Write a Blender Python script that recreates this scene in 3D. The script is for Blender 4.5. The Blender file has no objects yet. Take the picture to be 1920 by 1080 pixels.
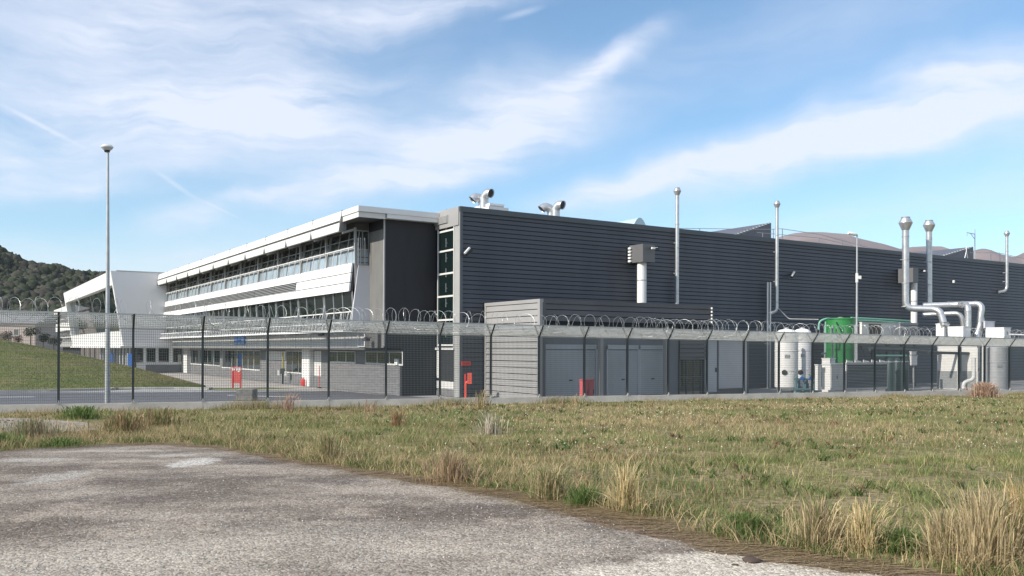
import bpy, math, random
import numpy as np
from mathutils import Vector, noise as mnoise
R = math.radians
random.seed(7); rng = np.random.default_rng(7)
scene = bpy.context.scene
col = scene.collection

# ------------------------------------------------------------------ camera, sky, sun
F = 1649.0; YH = 653.7; ROLL = 0.0036; CZ = 1.7
cd = bpy.data.cameras.new("camera"); cam = bpy.data.objects.new("camera", cd); col.objects.link(cam)
cam.location = (0, 0, CZ); cam.rotation_mode = 'QUATERNION'
from mathutils import Matrix
cam.rotation_quaternion = (Matrix.Rotation(-ROLL, 3, 'Y') @ Matrix.Rotation(R(90), 3, 'X')).to_quaternion()
cd.sensor_width = 36; cd.lens = F / 1920 * 36; cd.shift_y = (YH - 540) / 1920
cd.clip_start = 0.1; cd.clip_end = 9000
scene.camera = cam

SUN_EL = R(33)
sx, sy = -0.845, -0.535                      # horizontal direction towards the sun
w = bpy.data.worlds.new("World"); scene.world = w; w.use_nodes = True
nt = w.node_tree; nt.nodes.clear()
def N(t, **k):
    n = nt.nodes.new(t)
    for a, b in k.items(): setattr(n, a, b)
    return n
def math_(op, a, b=None, c=None, clamp=False):
    n = N('ShaderNodeMath', operation=op, use_clamp=clamp)
    for i, v in enumerate((a, b, c)):
        if v is None: continue
        if isinstance(v, (int, float)): n.inputs[i].default_value = v
        else: nt.links.new(v, n.inputs[i])
    return n.outputs[0]
L = nt.links.new
out = N('ShaderNodeOutputWorld'); bg = N('ShaderNodeBackground'); bg.inputs[1].default_value = 0.115
sky = N('ShaderNodeTexSky'); sky.sky_type = 'NISHITA'; sky.sun_disc = False
sky.sun_elevation = SUN_EL; sky.sun_rotation = math.atan2(sx, sy)
sky.air_density = 1.0; sky.dust_density = 0.3; sky.ozone_density = 2.2; sky.altitude = 200
tc = N('ShaderNodeTexCoord'); sep = N('ShaderNodeSeparateXYZ'); L(tc.outputs['Generated'], sep.inputs[0])
az = math_('ARCTAN2', sep.outputs[0], sep.outputs[1])
el = math_('ARCSINE', sep.outputs[2])
ae = N('ShaderNodeCombineXYZ'); L(az, ae.inputs[0]); L(el, ae.inputs[1])
wn = N('ShaderNodeTexNoise'); wn.inputs['Scale'].default_value = 7; wn.inputs['Detail'].default_value = 5
L(ae.outputs[0], wn.inputs['Vector'])
wsub = N('ShaderNodeVectorMath', operation='SUBTRACT'); L(wn.outputs['Color'], wsub.inputs[0]); wsub.inputs[1].default_value = (.5, .5, .5)
wmul = N('ShaderNodeVectorMath', operation='MULTIPLY'); L(wsub.outputs[0], wmul.inputs[0]); wmul.inputs[1].default_value = (.13, .075, 0)
wadd = N('ShaderNodeVectorMath', operation='ADD'); L(ae.outputs[0], wadd.inputs[0]); L(wmul.outputs[0], wadd.inputs[1])
def blob(px, py, hx, hy, deg, amt, soft=0.0, warp=True):
    # an elliptical patch of thin cloud fixed in the sky by azimuth and elevation
    a0 = math.atan2((px - 960) / F, 1); e0 = math.atan(((YH - py) / F) * math.cos(a0))
    mp = N('ShaderNodeMapping', vector_type='TEXTURE')
    mp.inputs['Location'].default_value = (a0, e0, 0); mp.inputs['Rotation'].default_value = (0, 0, R(deg))
    mp.inputs['Scale'].default_value = (hx / F, hy / F, 1)
    L((wadd if warp else ae).outputs[0], mp.inputs['Vector'])
    ln = N('ShaderNodeVectorMath', operation='LENGTH'); L(mp.outputs[0], ln.inputs[0])
    mr = N('ShaderNodeMapRange', interpolation_type='SMOOTHSTEP'); L(ln.outputs['Value'], mr.inputs[0])
    mr.inputs[1].default_value = 1.0; mr.inputs[2].default_value = soft; mr.inputs[3].default_value = 0; mr.inputs[4].default_value = amt
    return mr.outputs[0]
bl = [blob(330, 90, 640, 330, 0, .70), blob(340, 255, 430, 120, 9, .50), blob(560, 205, 330, 110, 14, .40),
      blob(830, 290, 480, 105, 15, .85), blob(940, 215, 280, 120, 18, .60), blob(1140, 110, 210, 42, 27, .62), blob(700, 350, 320, 40, 8, .45),
      blob(1480, 270, 600, 95, 13, .82), blob(1820, 195, 440, 120, 13, .62), blob(1230, 330, 330, 48, 14, .6), blob(1700, 255, 420, 40, 10, .4),
      blob(800, 15, 460, 60, 12, .55), blob(150, 345, 130, 30, 0, .5), blob(5, 330, 90, 60, 0, .5),
      blob(330, 480, 560, 75, 5, .5), blob(320, 412, 140, 38, 10, .5), blob(480, 372, 120, 16, 10, .35), blob(1450, 70, 700, 130, 8, .20),
      blob(1650, 400, 500, 60, 4, .28), blob(-500, 250, 600, 250, 10, .6), blob(2500, 200, 600, 150, 5, .6)]
s = bl[0]
for b in bl[1:]: s = math_('ADD', s, b)
# fibrous streaks drawn out along the wind
mpn = N('ShaderNodeMapping'); mpn.inputs['Rotation'].default_value = (0, 0, R(-17)); mpn.inputs['Scale'].default_value = (2.4, 15, 1)
L(wadd.outputs[0], mpn.inputs['Vector'])
fn = N('ShaderNodeTexNoise'); fn.inputs['Scale'].default_value = 1.6; fn.inputs['Detail'].default_value = 9; fn.inputs['Roughness'].default_value = .64
L(mpn.outputs[0], fn.inputs['Vector'])
fr = N('ShaderNodeMapRange'); L(fn.outputs[0], fr.inputs[0]); fr.inputs[1].default_value = .34; fr.inputs[2].default_value = .62; fr.inputs[3].default_value = .42; fr.inputs[4].default_value = 1.18
s = math_('MULTIPLY', s, fr.outputs[0])
fn2 = N('ShaderNodeTexNoise'); fn2.inputs['Scale'].default_value = 5; fn2.inputs['Detail'].default_value = 6
L(wadd.outputs[0], fn2.inputs['Vector'])
s = math_('ADD', s, math_('MULTIPLY', math_('SUBTRACT', fn2.outputs[0], .5), .28))
for a in [(75, 238, 100, 6, -24, .30), (330, 350, 62, 7, -33, .28), (410, 393, 70, 3.5, -24, .22), (975, 25, 60, 9, 14, .3)]:
    s = math_('ADD', s, blob(*a, warp=False))
# unseen thin cloud added overhead and round the rest of the sky, neutralising blue fill
def smooth_(v, a, b, amt):
    mr = N('ShaderNodeMapRange', interpolation_type='SMOOTHSTEP'); L(v, mr.inputs[0])
    mr.inputs[1].default_value = a; mr.inputs[2].default_value = b; mr.inputs[3].default_value = 0; mr.inputs[4].default_value = amt; return mr.outputs[0]
s = math_('ADD', s, math_('MULTIPLY', math_('MAXIMUM', smooth_(math_('ABSOLUTE', az), .75, 1.3, .62), smooth_(el, .5, .85, .55)), fr.outputs[0]))
s = math_('MINIMUM', math_('MAXIMUM', s, 0.0), 0.84)
skyc = N('ShaderNodeVectorMath', operation='MULTIPLY'); L(sky.outputs[0], skyc.inputs[0]); skyc.inputs[1].default_value = (1.03, 1.19, 1.22)
mix = N('ShaderNodeMix', data_type='RGBA'); L(s, mix.inputs[0]); L(skyc.outputs[0], mix.inputs[6]); mix.inputs[7].default_value = (6.3, 6.6, 7.45, 1)
L(mix.outputs[2], bg.inputs[0]); L(bg.outputs[0], out.inputs[0])

sl = bpy.data.lights.new("sun", 'SUN'); sl.energy = 4.3; sl.angle = R(0.55); sl.color = (1.0, .925, .81)
so = bpy.data.objects.new("sun", sl); col.objects.link(so)
sd = Vector((sx * math.cos(SUN_EL), sy * math.cos(SUN_EL), math.sin(SUN_EL)))
so.rotation_mode = 'QUATERNION'; so.rotation_quaternion = sd.to_track_quat('Z', 'Y'); so.location = (-40, -20, 40)
scene.view_settings.view_transform = 'Standard'; scene.view_settings.look = 'None'
scene.view_settings.exposure = 0.38; scene.view_settings.gamma = 1
scene.cycles.max_bounces = 6; scene.cycles.transparent_max_bounces = 16; scene.cycles.use_denoising = True

# ------------------------------------------------------------------ measuring helpers
def ray(x, y):
    a = (x - 960) / F; b = (YH - y) / F
    return a * math.cos(ROLL) - b * math.sin(ROLL), a * math.sin(ROLL) + b * math.cos(ROLL)
dR = np.array([2590., 1649.]); dR /= np.linalg.norm(dR); dL = np.array([-dR[1], dR[0]])
A = np.array([-2.91, 48.57]); GZ = -1.0          # foot of the hall's corner; yard level
def W(u, v, h):
    return (A[0] + dR[0]*u + dL[0]*v, A[1] + dR[1]*u + dL[1]*v, GZ + h)
def on_u(x, y, u0):
    rx, rz = ray(x, y); Y = (u0 + A @ dR) / (rx*dR[0] + dR[1])
    p = np.array([rx*Y, Y]) - A; return p @ dL, CZ + rz*Y - GZ
def on_v(x, y, v0):
    rx, rz = ray(x, y); Y = (v0 + A @ dL) / (rx*dL[0] + dL[1])
    p = np.array([rx*Y, Y]) - A; return p @ dR, CZ + rz*Y - GZ
def at(x, y, Y):
    rx, rz = ray(x, y); return (rx*Y, Y, CZ + rz*Y)
def uv_at(x, y, Y):
    p = at(x, y, Y); q = np.array(p[:2]) - A; return q @ dR, q @ dL, p[2] - GZ
# fence frame: s along, d outwards (to the camera), z from the top of its footing wall
P0 = np.array([-14.3, 33.2]); fd = np.array([.889, .458]); fd /= np.linalg.norm(fd); fn_ = np.array([fd[1], -fd[0]])
def zf(s): return -.40 - .0088 * s
def FW(s, d, z): return (P0[0] + fd[0]*s + fn_[0]*d, P0[1] + fd[1]*s + fn_[1]*d, zf(s) + z)
def ground_z(X, Y):
    p = np.array([X, Y]) - P0; s = p @ fd; d = p @ fn_
    t = min(max(d / 29.0, 0), 1); t = t*t*(3 - 2*t)
    gf = -.68 - .0095 * min(max(s, -40), 90)
    return gf * (1 - t)
def on_ground(x, y):
    rx, rz = ray(x, y); Y = 12.0
    for _ in range(60):
        z = ground_z(rx*Y, Y); Yn = (CZ - z) / -rz; Y = .5*Y + .5*Yn
    return (rx*Y, Y, ground_z(rx*Y, Y))

# ------------------------------------------------------------------ materials
MATS = {}
def mat(name, c, rough=.6, metal=0., var=0., vscale=2., bump=0., bscale=40., c2=None, spec=.5, stretch=None, detail=6., coat=0.):
    if name in MATS: return MATS[name]
    m = bpy.data.materials.new(name); m.use_nodes = True; t = m.node_tree; p = t.nodes['Principled BSDF']
    p.inputs['Base Color'].default_value = (*c, 1); p.inputs['Roughness'].default_value = rough
    p.inputs['Metallic'].default_value = metal; p.inputs['Specular IOR Level'].default_value = spec
    if coat: p.inputs['Coat Weight'].default_value = coat
    if var or c2 or bump:
        g = t.nodes.new('ShaderNodeNewGeometry'); mp = t.nodes.new('ShaderNodeMapping'); t.links.new(g.outputs['Position'], mp.inputs[0])
        if stretch: mp.inputs['Scale'].default_value = stretch
    if var or c2:
        n = t.nodes.new('ShaderNodeTexNoise'); n.inputs['Scale'].default_value = vscale; n.inputs['Detail'].default_value = detail
        n.inputs['Roughness'].default_value = .6
        t.links.new(mp.outputs[0], n.inputs['Vector'])
        r = t.nodes.new('ShaderNodeValToRGB'); t.links.new(n.outputs[0], r.inputs[0])
        b = c2 or tuple(min(1, x*(1+var)) for x in c); a = c if c2 else tuple(x*(1-var) for x in c)
        r.color_ramp.elements[0].position = .35; r.color_ramp.elements[1].position = .65
        r.color_ramp.elements[0].color = (*a, 1); r.color_ramp.elements[1].color = (*b, 1)
        t.links.new(r.outputs[0], p.inputs['Base Color'])
    if bump:
        n2 = t.nodes.new('ShaderNodeTexNoise'); n2.inputs['Scale'].default_value = bscale; n2.inputs['Detail'].default_value = 4
        t.links.new(mp.outputs[0], n2.inputs['Vector']); bp = t.nodes.new('ShaderNodeBump'); bp.inputs['Strength'].default_value = bump
        bp.inputs['Distance'].default_value = .05
        t.links.new(n2.outputs[0], bp.inputs['Height']); t.links.new(bp.outputs[0], p.inputs['Normal'])
    MATS[name] = m; return m
M_clad = mat('dark_cladding', (.058, .065, .079), .5, 0., .16, .5, stretch=(.8, .8, .12), detail=9.)
M_clad2 = mat('dark_cladding_gap', (.012, .015, .02), .8)
M_annex = mat('lit_cladding', (.30, .295, .29), .45, 0, .06, .6)  # lit copy of the annex cladding, sunlight put into the paler colour
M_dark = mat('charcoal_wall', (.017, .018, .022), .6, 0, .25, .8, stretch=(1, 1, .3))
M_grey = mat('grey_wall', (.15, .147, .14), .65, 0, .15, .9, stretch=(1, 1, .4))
M_brick = mat('grey_base_wall', (.17, .17, .175), .75, 0, .15, 1.5, stretch=(1, 1, 4))
M_white = mat('white_panel', (.72, .72, .705), .5, 0, .04, .5, stretch=(1, 1, .4))
M_white2 = mat('off_white_render', (.74, .735, .73), .6, 0, .04, .25)
M_trim = mat('pale_metal_trim', (.40, .40, .39), .45, .2, .05, 1.)
M_trimw = mat('white_trim', (.62, .62, .60), .5)
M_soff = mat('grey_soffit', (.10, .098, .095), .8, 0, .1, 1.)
M_frame = mat('window_frame_metal', (.40, .41, .41), .4, .2)
M_lower = mat('reflection_tint', (.27, .33, .37), .12, 0, .2, .8)  # pale sky reflection put into the colour of the lower panes
M_steel = mat('galvanised_steel', (.52, .53, .54), .38, .75, .12, 3.)
M_steel_d = mat('dull_galvanised_steel', (.40, .42, .43), .55, .55, .1, 5.)
M_post = mat('fence_post_paint', (.045, .055, .058), .5, .1)
M_wire = mat('fence_wire', (.17, .19, .19), .5, .2)
M_wireL = mat('galvanised_fence_wire', (.58, .60, .60), .5, .15)
M_conc = mat('concrete', (.36, .355, .34), .85, 0, .18, 2., .3, 30)
M_concd = mat('weathered_concrete', (.21, .20, .185), .9, 0, .3, 4., .4, 30)
M_pave = mat('paving', (.42, .39, .36), .85, 0, .1, .8)
M_yard = mat('yard_concrete', (.30, .30, .30), .85, 0, .12, .4)
M_asph = mat('asphalt', (.105, .107, .118), .85, 0, .12, .5, .2, 60)
M_line = mat('road_paint', (.72, .72, .70), .7)
M_red = mat('red_paint', (.62, .045, .035), .45, 0, .08, 2)
M_redp = mat('faded_red_paint', (.60, .10, .09), .6, 0, .1, 2)
M_green = mat('green_paint', (.03, .20, .055), .4, 0, .08, 1.)
M_greenp = mat('pale_green_pipe', (.18, .42, .30), .4)
M_blue = mat('blue_paint', (.03, .12, .38), .5)
M_bluep = mat('blue_green_machine_paint', (.10, .19, .22), .4, 0, .2, 4)
M_black = mat('black_rubber', (.015, .015, .016), .5)
M_yel = mat('yellow_paint', (.50, .44, .05), .5)
M_shut = mat('roller_shutter', (.40, .43, .46), .5, .1, .06, .7)
M_doorp = mat('pale_door', (.42, .44, .47), .5, 0, .05, .6)
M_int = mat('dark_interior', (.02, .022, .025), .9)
def glass(name, c, rough=.02):
    m = mat(name, c, rough, 0, spec=1.0); m.node_tree.nodes['Principled BSDF'].inputs['IOR'].default_value = 1.7; return m
M_glass = glass('window_glass', (.012, .018, .018))
M_glassg = glass('green_tinted_glass', (.006, .014, .013))

# ------------------------------------------------------------------ mesh builder
IDT = lambda a, b, c: (a, b, c)
class MB:
    def __init__(s): s.v = []; s.f = []; s.sm = []
    def quadbox(s, P, sm=False):
        n = len(s.v); s.v += [tuple(p) for p in P]
        for q in ((0,3,2,1),(4,5,6,7),(0,1,5,4),(1,2,6,5),(2,3,7,6),(3,0,4,7)): s.f.append(tuple(n+i for i in q)); s.sm.append(sm)
        return s
    def box(s, a, b, T=IDT):
        x0,y0,z0 = a; x1,y1,z1 = b
        return s.quadbox([T(x0,y0,z0),T(x1,y0,z0),T(x1,y1,z0),T(x0,y1,z0),T(x0,y0,z1),T(x1,y0,z1),T(x1,y1,z1),T(x0,y1,z1)])
    def poly(s, pts): n = len(s.v); s.v += [tuple(p) for p in pts]; s.f.append(tuple(range(n, n+len(pts)))); s.sm.append(False); return s
    def prism(s, pts, off):
        n = len(s.v); k = len(pts); s.v += [tuple(p) for p in pts] + [tuple(np.array(p)+np.array(off)) for p in pts]
        s.f.append(tuple(range(n, n+k))); s.f.append(tuple(range(n+2*k-1, n+k-1, -1))); s.sm += [False, False]
        for i in range(k): j = (i+1) % k; s.f.append((n+i, n+j, n+k+j, n+k+i)); s.sm.append(False)
        return s
    def tube(s, path, r, n=12, cap=True, sm=True):
        path = [Vector(p) for p in path]; rs = r if isinstance(r, (list, tuple)) else [r]*len(path)
        t0 = (path[1]-path[0]).normalized(); up = Vector((0,0,1)) if abs(t0.z) < .9 else Vector((1,0,0))
        a = t0.cross(up).normalized(); base = len(s.v)
        for i, p in enumerate(path):
            if i == 0: t = (path[1]-p).normalized()
            elif i == len(path)-1: t = (p-path[i-1]).normalized()
            else: t = ((path[i+1]-p).normalized() + (p-path[i-1]).normalized()).normalized()
            a = (a - t*a.dot(t)).normalized(); b = t.cross(a)
            for k in range(n):
                w_ = 2*math.pi*k/n; q = p + (a*math.cos(w_) + b*math.sin(w_))*rs[i]; s.v.append(tuple(q))
        for i in range(len(path)-1):
            for k in range(n):
                j = (k+1) % n; s.f.append((base+i*n+k, base+i*n+j, base+(i+1)*n+j, base+(i+1)*n+k)); s.sm.append(sm)
        if cap:
            s.f.append(tuple(base+k for k in range(n-1,-1,-1))); s.f.append(tuple(base+(len(path)-1)*n+k for k in range(n))); s.sm += [False, False]
        return s
    def lathe(s, c, prof, n=20):            # prof: (radius, z) about a vertical axis through c
        base = len(s.v)
        for r, z in prof:
            for k in range(n): w_ = 2*math.pi*k/n; s.v.append((c[0]+r*math.cos(w_), c[1]+r*math.sin(w_), c[2]+z))
        for i in range(len(prof)-1):
            for k in range(n): j = (k+1) % n; s.f.append((base+i*n+k, base+i*n+j, base+(i+1)*n+j, base+(i+1)*n+k)); s.sm.append(True)
        s.f.append(tuple(base+k for k in range(n-1,-1,-1))); s.f.append(tuple(base+(len(prof)-1)*n+k for k in range(n))); s.sm += [False, False]
        return s
    def bar(s, p, q, w_, h_=None):
        h_ = h_ or w_; p = Vector(p); q = Vector(q); t = (q-p).normalized()
        up = Vector((0,0,1)) if abs(t.z) < .95 else Vector((dR[0], dR[1], 0)); a = t.cross(up).normalized()*w_/2; b = a.cross(t).normalized()*h_/2
        return s.quadbox([p-a-b, p+a-b, p+a+b, p-a+b, q-a-b, q+a-b, q+a+b, q-a+b])
    def build(s, name, m, parent=None, loc=None):
        if parent is not None: o0 = Vector(parent['_o'])
        else: o0 = Vector(loc) if loc is not None else Vector((0, 0, 0))
        me = bpy.data.meshes.new(name)
        me.from_pydata([tuple(Vector(p)-o0) for p in s.v], [], s.f); me.materials.append(m)
        me.polygons.foreach_set('use_smooth', s.sm)
        if any(s.sm): me.set_sharp_from_angle(angle=R(40))
        me.update(); o = bpy.data.objects.new(name, me); col.objects.link(o)
        if parent is not None: o.parent = parent
        else: o.location = o0
        o['_o'] = tuple(o0); return o
def tag(o, label, cat, group=None, kind=None):
    o['label'] = label; o['category'] = cat
    if group: o['group'] = group
    if kind: o['kind'] = kind
    return o
def thing(name, loc, label, cat, group=None):
    o = bpy.data.objects.new(name, None); col.objects.link(o); o.location = loc; o['_o'] = tuple(loc); o.empty_display_size = .3
    return tag(o, label, cat, group)
def struct(o): o['kind'] = 'structure'; return o
def npmesh(name, V, Fc, m, attr=None, smooth=False):
    me = bpy.data.meshes.new(name); nv, nf, k = len(V), len(Fc), Fc.shape[1]
    me.vertices.add(nv); me.vertices.foreach_set('co', V.astype(np.float32).ravel())
    me.loops.add(nf*k); me.loops.foreach_set('vertex_index', Fc.astype(np.int32).ravel())
    me.polygons.add(nf); me.polygons.foreach_set('loop_start', np.arange(0, nf*k, k, dtype=np.int32)); me.polygons.foreach_set('loop_total', np.full(nf, k, np.int32))
    if smooth: me.polygons.foreach_set('use_smooth', np.ones(nf, bool))
    if attr is not None:
        a = me.color_attributes.new('Col', 'FLOAT_COLOR', 'POINT'); a.data.foreach_set('color', np.c_[attr, np.ones(nv)].astype(np.float32).ravel())
    me.materials.append(m); me.update(); o = bpy.data.objects.new(name, me); col.objects.link(o); return o
def rounded(pts, r, n=6):
    out_ = [Vector(pts[0])]
    for i in range(1, len(pts)-1):
        p, a, b = Vector(pts[i]), Vector(pts[i-1]), Vector(pts[i+1]); d1 = (a-p).normalized(); d2 = (b-p).normalized()
        rr = min(r, (a-p).length*.49, (b-p).length*.49); q1 = p+d1*rr; q2 = p+d2*rr
        for k in range(n+1): t = k/n; out_.append(q1*(1-t)**2 + p*2*t*(1-t) + q2*t*t)
    out_.append(Vector(pts[-1])); return out_

# ------------------------------------------------------------------ the setting: ground
def attr_mat(name, rough=.8, trans=0.):
    m = bpy.data.materials.new(name); m.use_nodes = True; t = m.node_tree; p = t.nodes['Principled BSDF']
    a = t.nodes.new('ShaderNodeAttribute'); a.attribute_name = 'Col'; t.links.new(a.outputs['Color'], p.inputs['Base Color'])
    p.inputs['Roughness'].default_value = rough; p.inputs['Specular IOR Level'].default_value = .25
    if trans:
        tb = t.nodes.new('ShaderNodeBsdfTranslucent'); t.links.new(a.outputs['Color'], tb.inputs[0]); ms = t.nodes.new('ShaderNodeMixShader'); ms.inputs[0].default_value = trans
        t.links.new(p.outputs[0], ms.inputs[1]); t.links.new(tb.outputs[0], ms.inputs[2]); t.links.new(ms.outputs[0], t.nodes['Material Output'].inputs[0])
    return m
M_blade = attr_mat('grass_blades', .7, .3)
def field_mat():
    m = bpy.data.materials.new('meadow_soil'); m.use_nodes = True; t = m.node_tree; p = t.nodes['Principled BSDF']; l = t.links.new
    g = t.nodes.new('ShaderNodeNewGeometry')
    def nz(sc, d=6): n = t.nodes.new('ShaderNodeTexNoise'); n.inputs['Scale'].default_value = sc; n.inputs['Detail'].default_value = d; l(g.outputs['Position'], n.inputs[0]); return n.outputs[0]
    def ramp(i, cs):
        r = t.nodes.new('ShaderNodeValToRGB'); l(i, r.inputs[0]); e = r.color_ramp.elements
        while len(e) < len(cs): e.new(.5)
        for k, (q, c) in enumerate(cs): e[k].position = q; e[k].color = (*c, 1)
        return r.outputs[0]
    a = ramp(nz(.35), [(.35, (.17, .17, .08)), (.5, (.24, .21, .11)), (.65, (.29, .235, .14))])
    b = ramp(nz(9), [(.3, (.35, .35, .35)), (.7, (1.3, 1.3, 1.3))])
    mx = t.nodes.new('ShaderNodeMix'); mx.data_type = 'RGBA'; mx.blend_type = 'MULTIPLY'; mx.inputs[0].default_value = 1
    l(a, mx.inputs[6]); l(b, mx.inputs[7]); l(mx.outputs[2], p.inputs['Base Color']); p.inputs['Roughness'].default_value = .95
    p.inputs['Specular IOR Level'].default_value = .1
    bp = t.nodes.new('ShaderNodeBump'); bp.inputs['Distance'].default_value = .06; bp.inputs['Strength'].default_value = .8; l(nz(14), bp.inputs['Height']); l(bp.outputs[0], p.inputs['Normal'])
    return m
M_field = field_mat()
# one sheet: gentle fall to the fence on the near side, level ground beyond it out to the horizon
ss = np.r_[-3000, -800, -300, -120, np.arange(-70, 101, 2.5), 140, 300, 800, 3000]
ds = np.r_[-6000, -2500, -900, -300, -60, -.35, -.12, np.arange(0, 40, 1.), 45, 60, 100, 300, 1500]
V = []
for d in ds:
    for s_ in ss:
        X, Y = P0 + fd*s_ + fn_*d
        z = -1.15 if d < -.2 else ground_z(X, Y)
        V.append((X, Y, z))
ns = len(ss); Fq = [(i*ns+j, i*ns+j+1, (i+1)*ns+j+1, (i+1)*ns+j) for i in range(len(ds)-1) for j in range(ns-1)]
g = npmesh('ground', np.array(V), np.array(Fq), M_field); struct(g)

# gravel and worn asphalt lot in front
edge_px = [(-900, 905), (-500, 880), (-200, 858), (0, 847), (100, 838), (210, 834), (300, 832), (385, 836), (450, 846), (520, 858), (590, 870), (680, 882), (760, 894), (850, 908), (950, 925),
           (1050, 944), (1150, 962), (1240, 984), (1310, 1006), (1400, 1028), (1500, 1042), (1620, 1060), (1760, 1082), (2000, 1135), (2400, 1260)]
edge = [on_ground(*p) for p in edge_px]
def gravel_mat():
    m = bpy.data.materials.new('worn_gravel'); m.use_nodes = True; t = m.node_tree; p = t.nodes['Principled BSDF']; l = t.links.new
    g = t.nodes.new('ShaderNodeNewGeometry')
    def nz(sc, d=6, st=None, ro=.6):
        n = t.nodes.new('ShaderNodeTexNoise'); n.inputs['Scale'].default_value = sc; n.inputs['Detail'].default_value = d; n.inputs['Roughness'].default_value = ro
        if st: mp = t.nodes.new('ShaderNodeMapping'); mp.inputs['Scale'].default_value = st; l(g.outputs['Position'], mp.inputs[0]); l(mp.outputs[0], n.inputs[0])
        else: l(g.outputs['Position'], n.inputs[0])
        return n.outputs[0]
    def mr(i, a, b, c=0, d=1):
        r = t.nodes.new('ShaderNodeMapRange'); l(i, r.inputs[0])
        for k, q in enumerate((a, b, c, d)): r.inputs[k+1].default_value = q
        return r.outputs[0]
    def ma(op, a, b):
        n = t.nodes.new('ShaderNodeMath'); n.operation = op
        for k, q in enumerate((a, b)):
            if isinstance(q, (int, float)): n.inputs[k].default_value = q
            else: l(q, n.inputs[k])
        return n.outputs[0]
    def mixc(f, a, b, mode='MIX'):
        n = t.nodes.new('ShaderNodeMix'); n.data_type = 'RGBA'; n.blend_type = mode
        if isinstance(f, (int, float)): n.inputs[0].default_value = f
        else: l(f, n.inputs[0])
        for k, q in ((6, a), (7, b)):
            if isinstance(q, tuple): n.inputs[k].default_value = (*q, 1)
            else: l(q, n.inputs[k])
        return n.outputs[2]
    # pale areas: right-hand concrete patch, left-front dust, plus soft patches
    sep_ = t.nodes.new('ShaderNodeSeparateXYZ'); l(g.outputs['Position'], sep_.inputs[0])
    def spot(x, y, rx, ry, soft=.35, nf=1.3):
        a = ma('DIVIDE', ma('SUBTRACT', sep_.outputs[0], x), rx); b = ma('DIVIDE', ma('SUBTRACT', sep_.outputs[1], y), ry)
        d = ma('SQRT', ma('ADD', ma('MULTIPLY', a, a), ma('MULTIPLY', b, b)), 0)
        d = ma('ADD', d, ma('MULTIPLY', ma('SUBTRACT', nz(nf, 8), .5), .9 if nf < 2 else 2.2))
        return mr(d, 1+soft, 1-soft)
    c0 = mixc(mr(nz(.45, 5, (.8, 1.4, 1)), .42, .62), (.158, .130, .106), (.340, .298, .250))
    c0 = mixc(ma('MULTIPLY', mr(nz(.55, 9, (.6, 1.5, 1), .7), .52, .60), .75), c0, (.135, .112, .098)); c0 = mixc(ma('MULTIPLY', mr(nz(.9, 9, None, .72), .5, .62), .7), c0, (.37, .32, .262))
    for q, am in ((spot(2.25, 6.2, 1.9, 1.15, .06), 1.0), (spot(-3.6, 6.6, 1.5, 1.0), .55), (spot(-1.2, 7.6, 2.2, .9), .35), (spot(.3, 6.2, 1.2, .7), .4)):
        c0 = mixc(ma('MULTIPLY', q, am), c0, (.54, .49, .415))
    p3 = on_ground(360, 868); c0 = mixc(ma('MULTIPLY', spot(p3[0], p3[1], .30, .75, .25, 4), .8), c0, (.56, .54, .50))
    for px_, py_, a_, b_ in ((75, 863, .7, .3), (110, 895, .3, .7), (320, 855, .5, .25), (215, 846, 1., .2)):
        q = on_ground(px_, py_); c0 = mixc(ma('MULTIPLY', spot(q[0], q[1], a_, b_, .4, 4), .6), c0, (.45, .43, .39))
    q = on_ground(400, 865); c0 = mixc(ma('MULTIPLY', spot(q[0]+.9, q[1], .7, .5, .4), .6), c0, (.07, .06, .06))
    # brown soil near the meadow edge
    vor = t.nodes.new('ShaderNodeTexVoronoi'); vor.inputs['Scale'].default_value = 42; l(g.outputs['Position'], vor.inputs['Vector'])
    vs = t.nodes.new('ShaderNodeSeparateColor'); l(vor.outputs['Color'], vs.inputs[0])
    c0 = mixc(1., c0, mixc(mr(vs.outputs[0], .0, 1.), (.62, .61, .60), (1.30, 1.30, 1.30)), 'MULTIPLY')
    vor2 = t.nodes.new('ShaderNodeTexVoronoi'); vor2.inputs['Scale'].default_value = 30; l(g.outputs['Position'], vor2.inputs['Vector'])
    vs2 = t.nodes.new('ShaderNodeSeparateColor'); l(vor2.outputs['Color'], vs2.inputs[0])
    c0 = mixc(mr(vs2.outputs[1], .90, .93, 0, .3), c0, (.55, .53, .49)); c0 = mixc(mr(vs2.outputs[2], .90, .93, 0, .4), c0, (.06, .055, .05))
    c0 = mixc(1., c0, mixc(mr(nz(110, 4), .3, .7), (.65, .65, .65), (1.3, 1.3, 1.3)), 'MULTIPLY')
    l(c0, p.inputs['Base Color']); p.inputs['Roughness'].default_value = .92; p.inputs['Specular IOR Level'].default_value = .2
    bp = t.nodes.new('ShaderNodeBump'); bp.inputs['Distance'].default_value = .012; bp.inputs['Strength'].default_value = .7
    l(ma('ADD', ma('MULTIPLY', vor.outputs['Distance'], -1.2), nz(60, 5)), bp.inputs['Height']); l(bp.outputs[0], p.inputs['Normal'])
    return m
M_grav = gravel_mat()
def sheet(name, xs, yfar, ynear, m, dz, k=14):
    V = []; n = len(xs)
    for i in range(n):
        for j in range(k+1):
            t = j/k; X = xs[i]; Y = yfar[i]*(1-t) + ynear*t; V.append((X, Y, ground_z(X, Y)+dz))
    Fq = [(i*(k+1)+j, (i+1)*(k+1)+j, (i+1)*(k+1)+j+1, i*(k+1)+j+1) for i in range(n-1) for j in range(k)]
    return npmesh(name, np.array(V), np.array(Fq), m)
ex, ey = [], []
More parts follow.
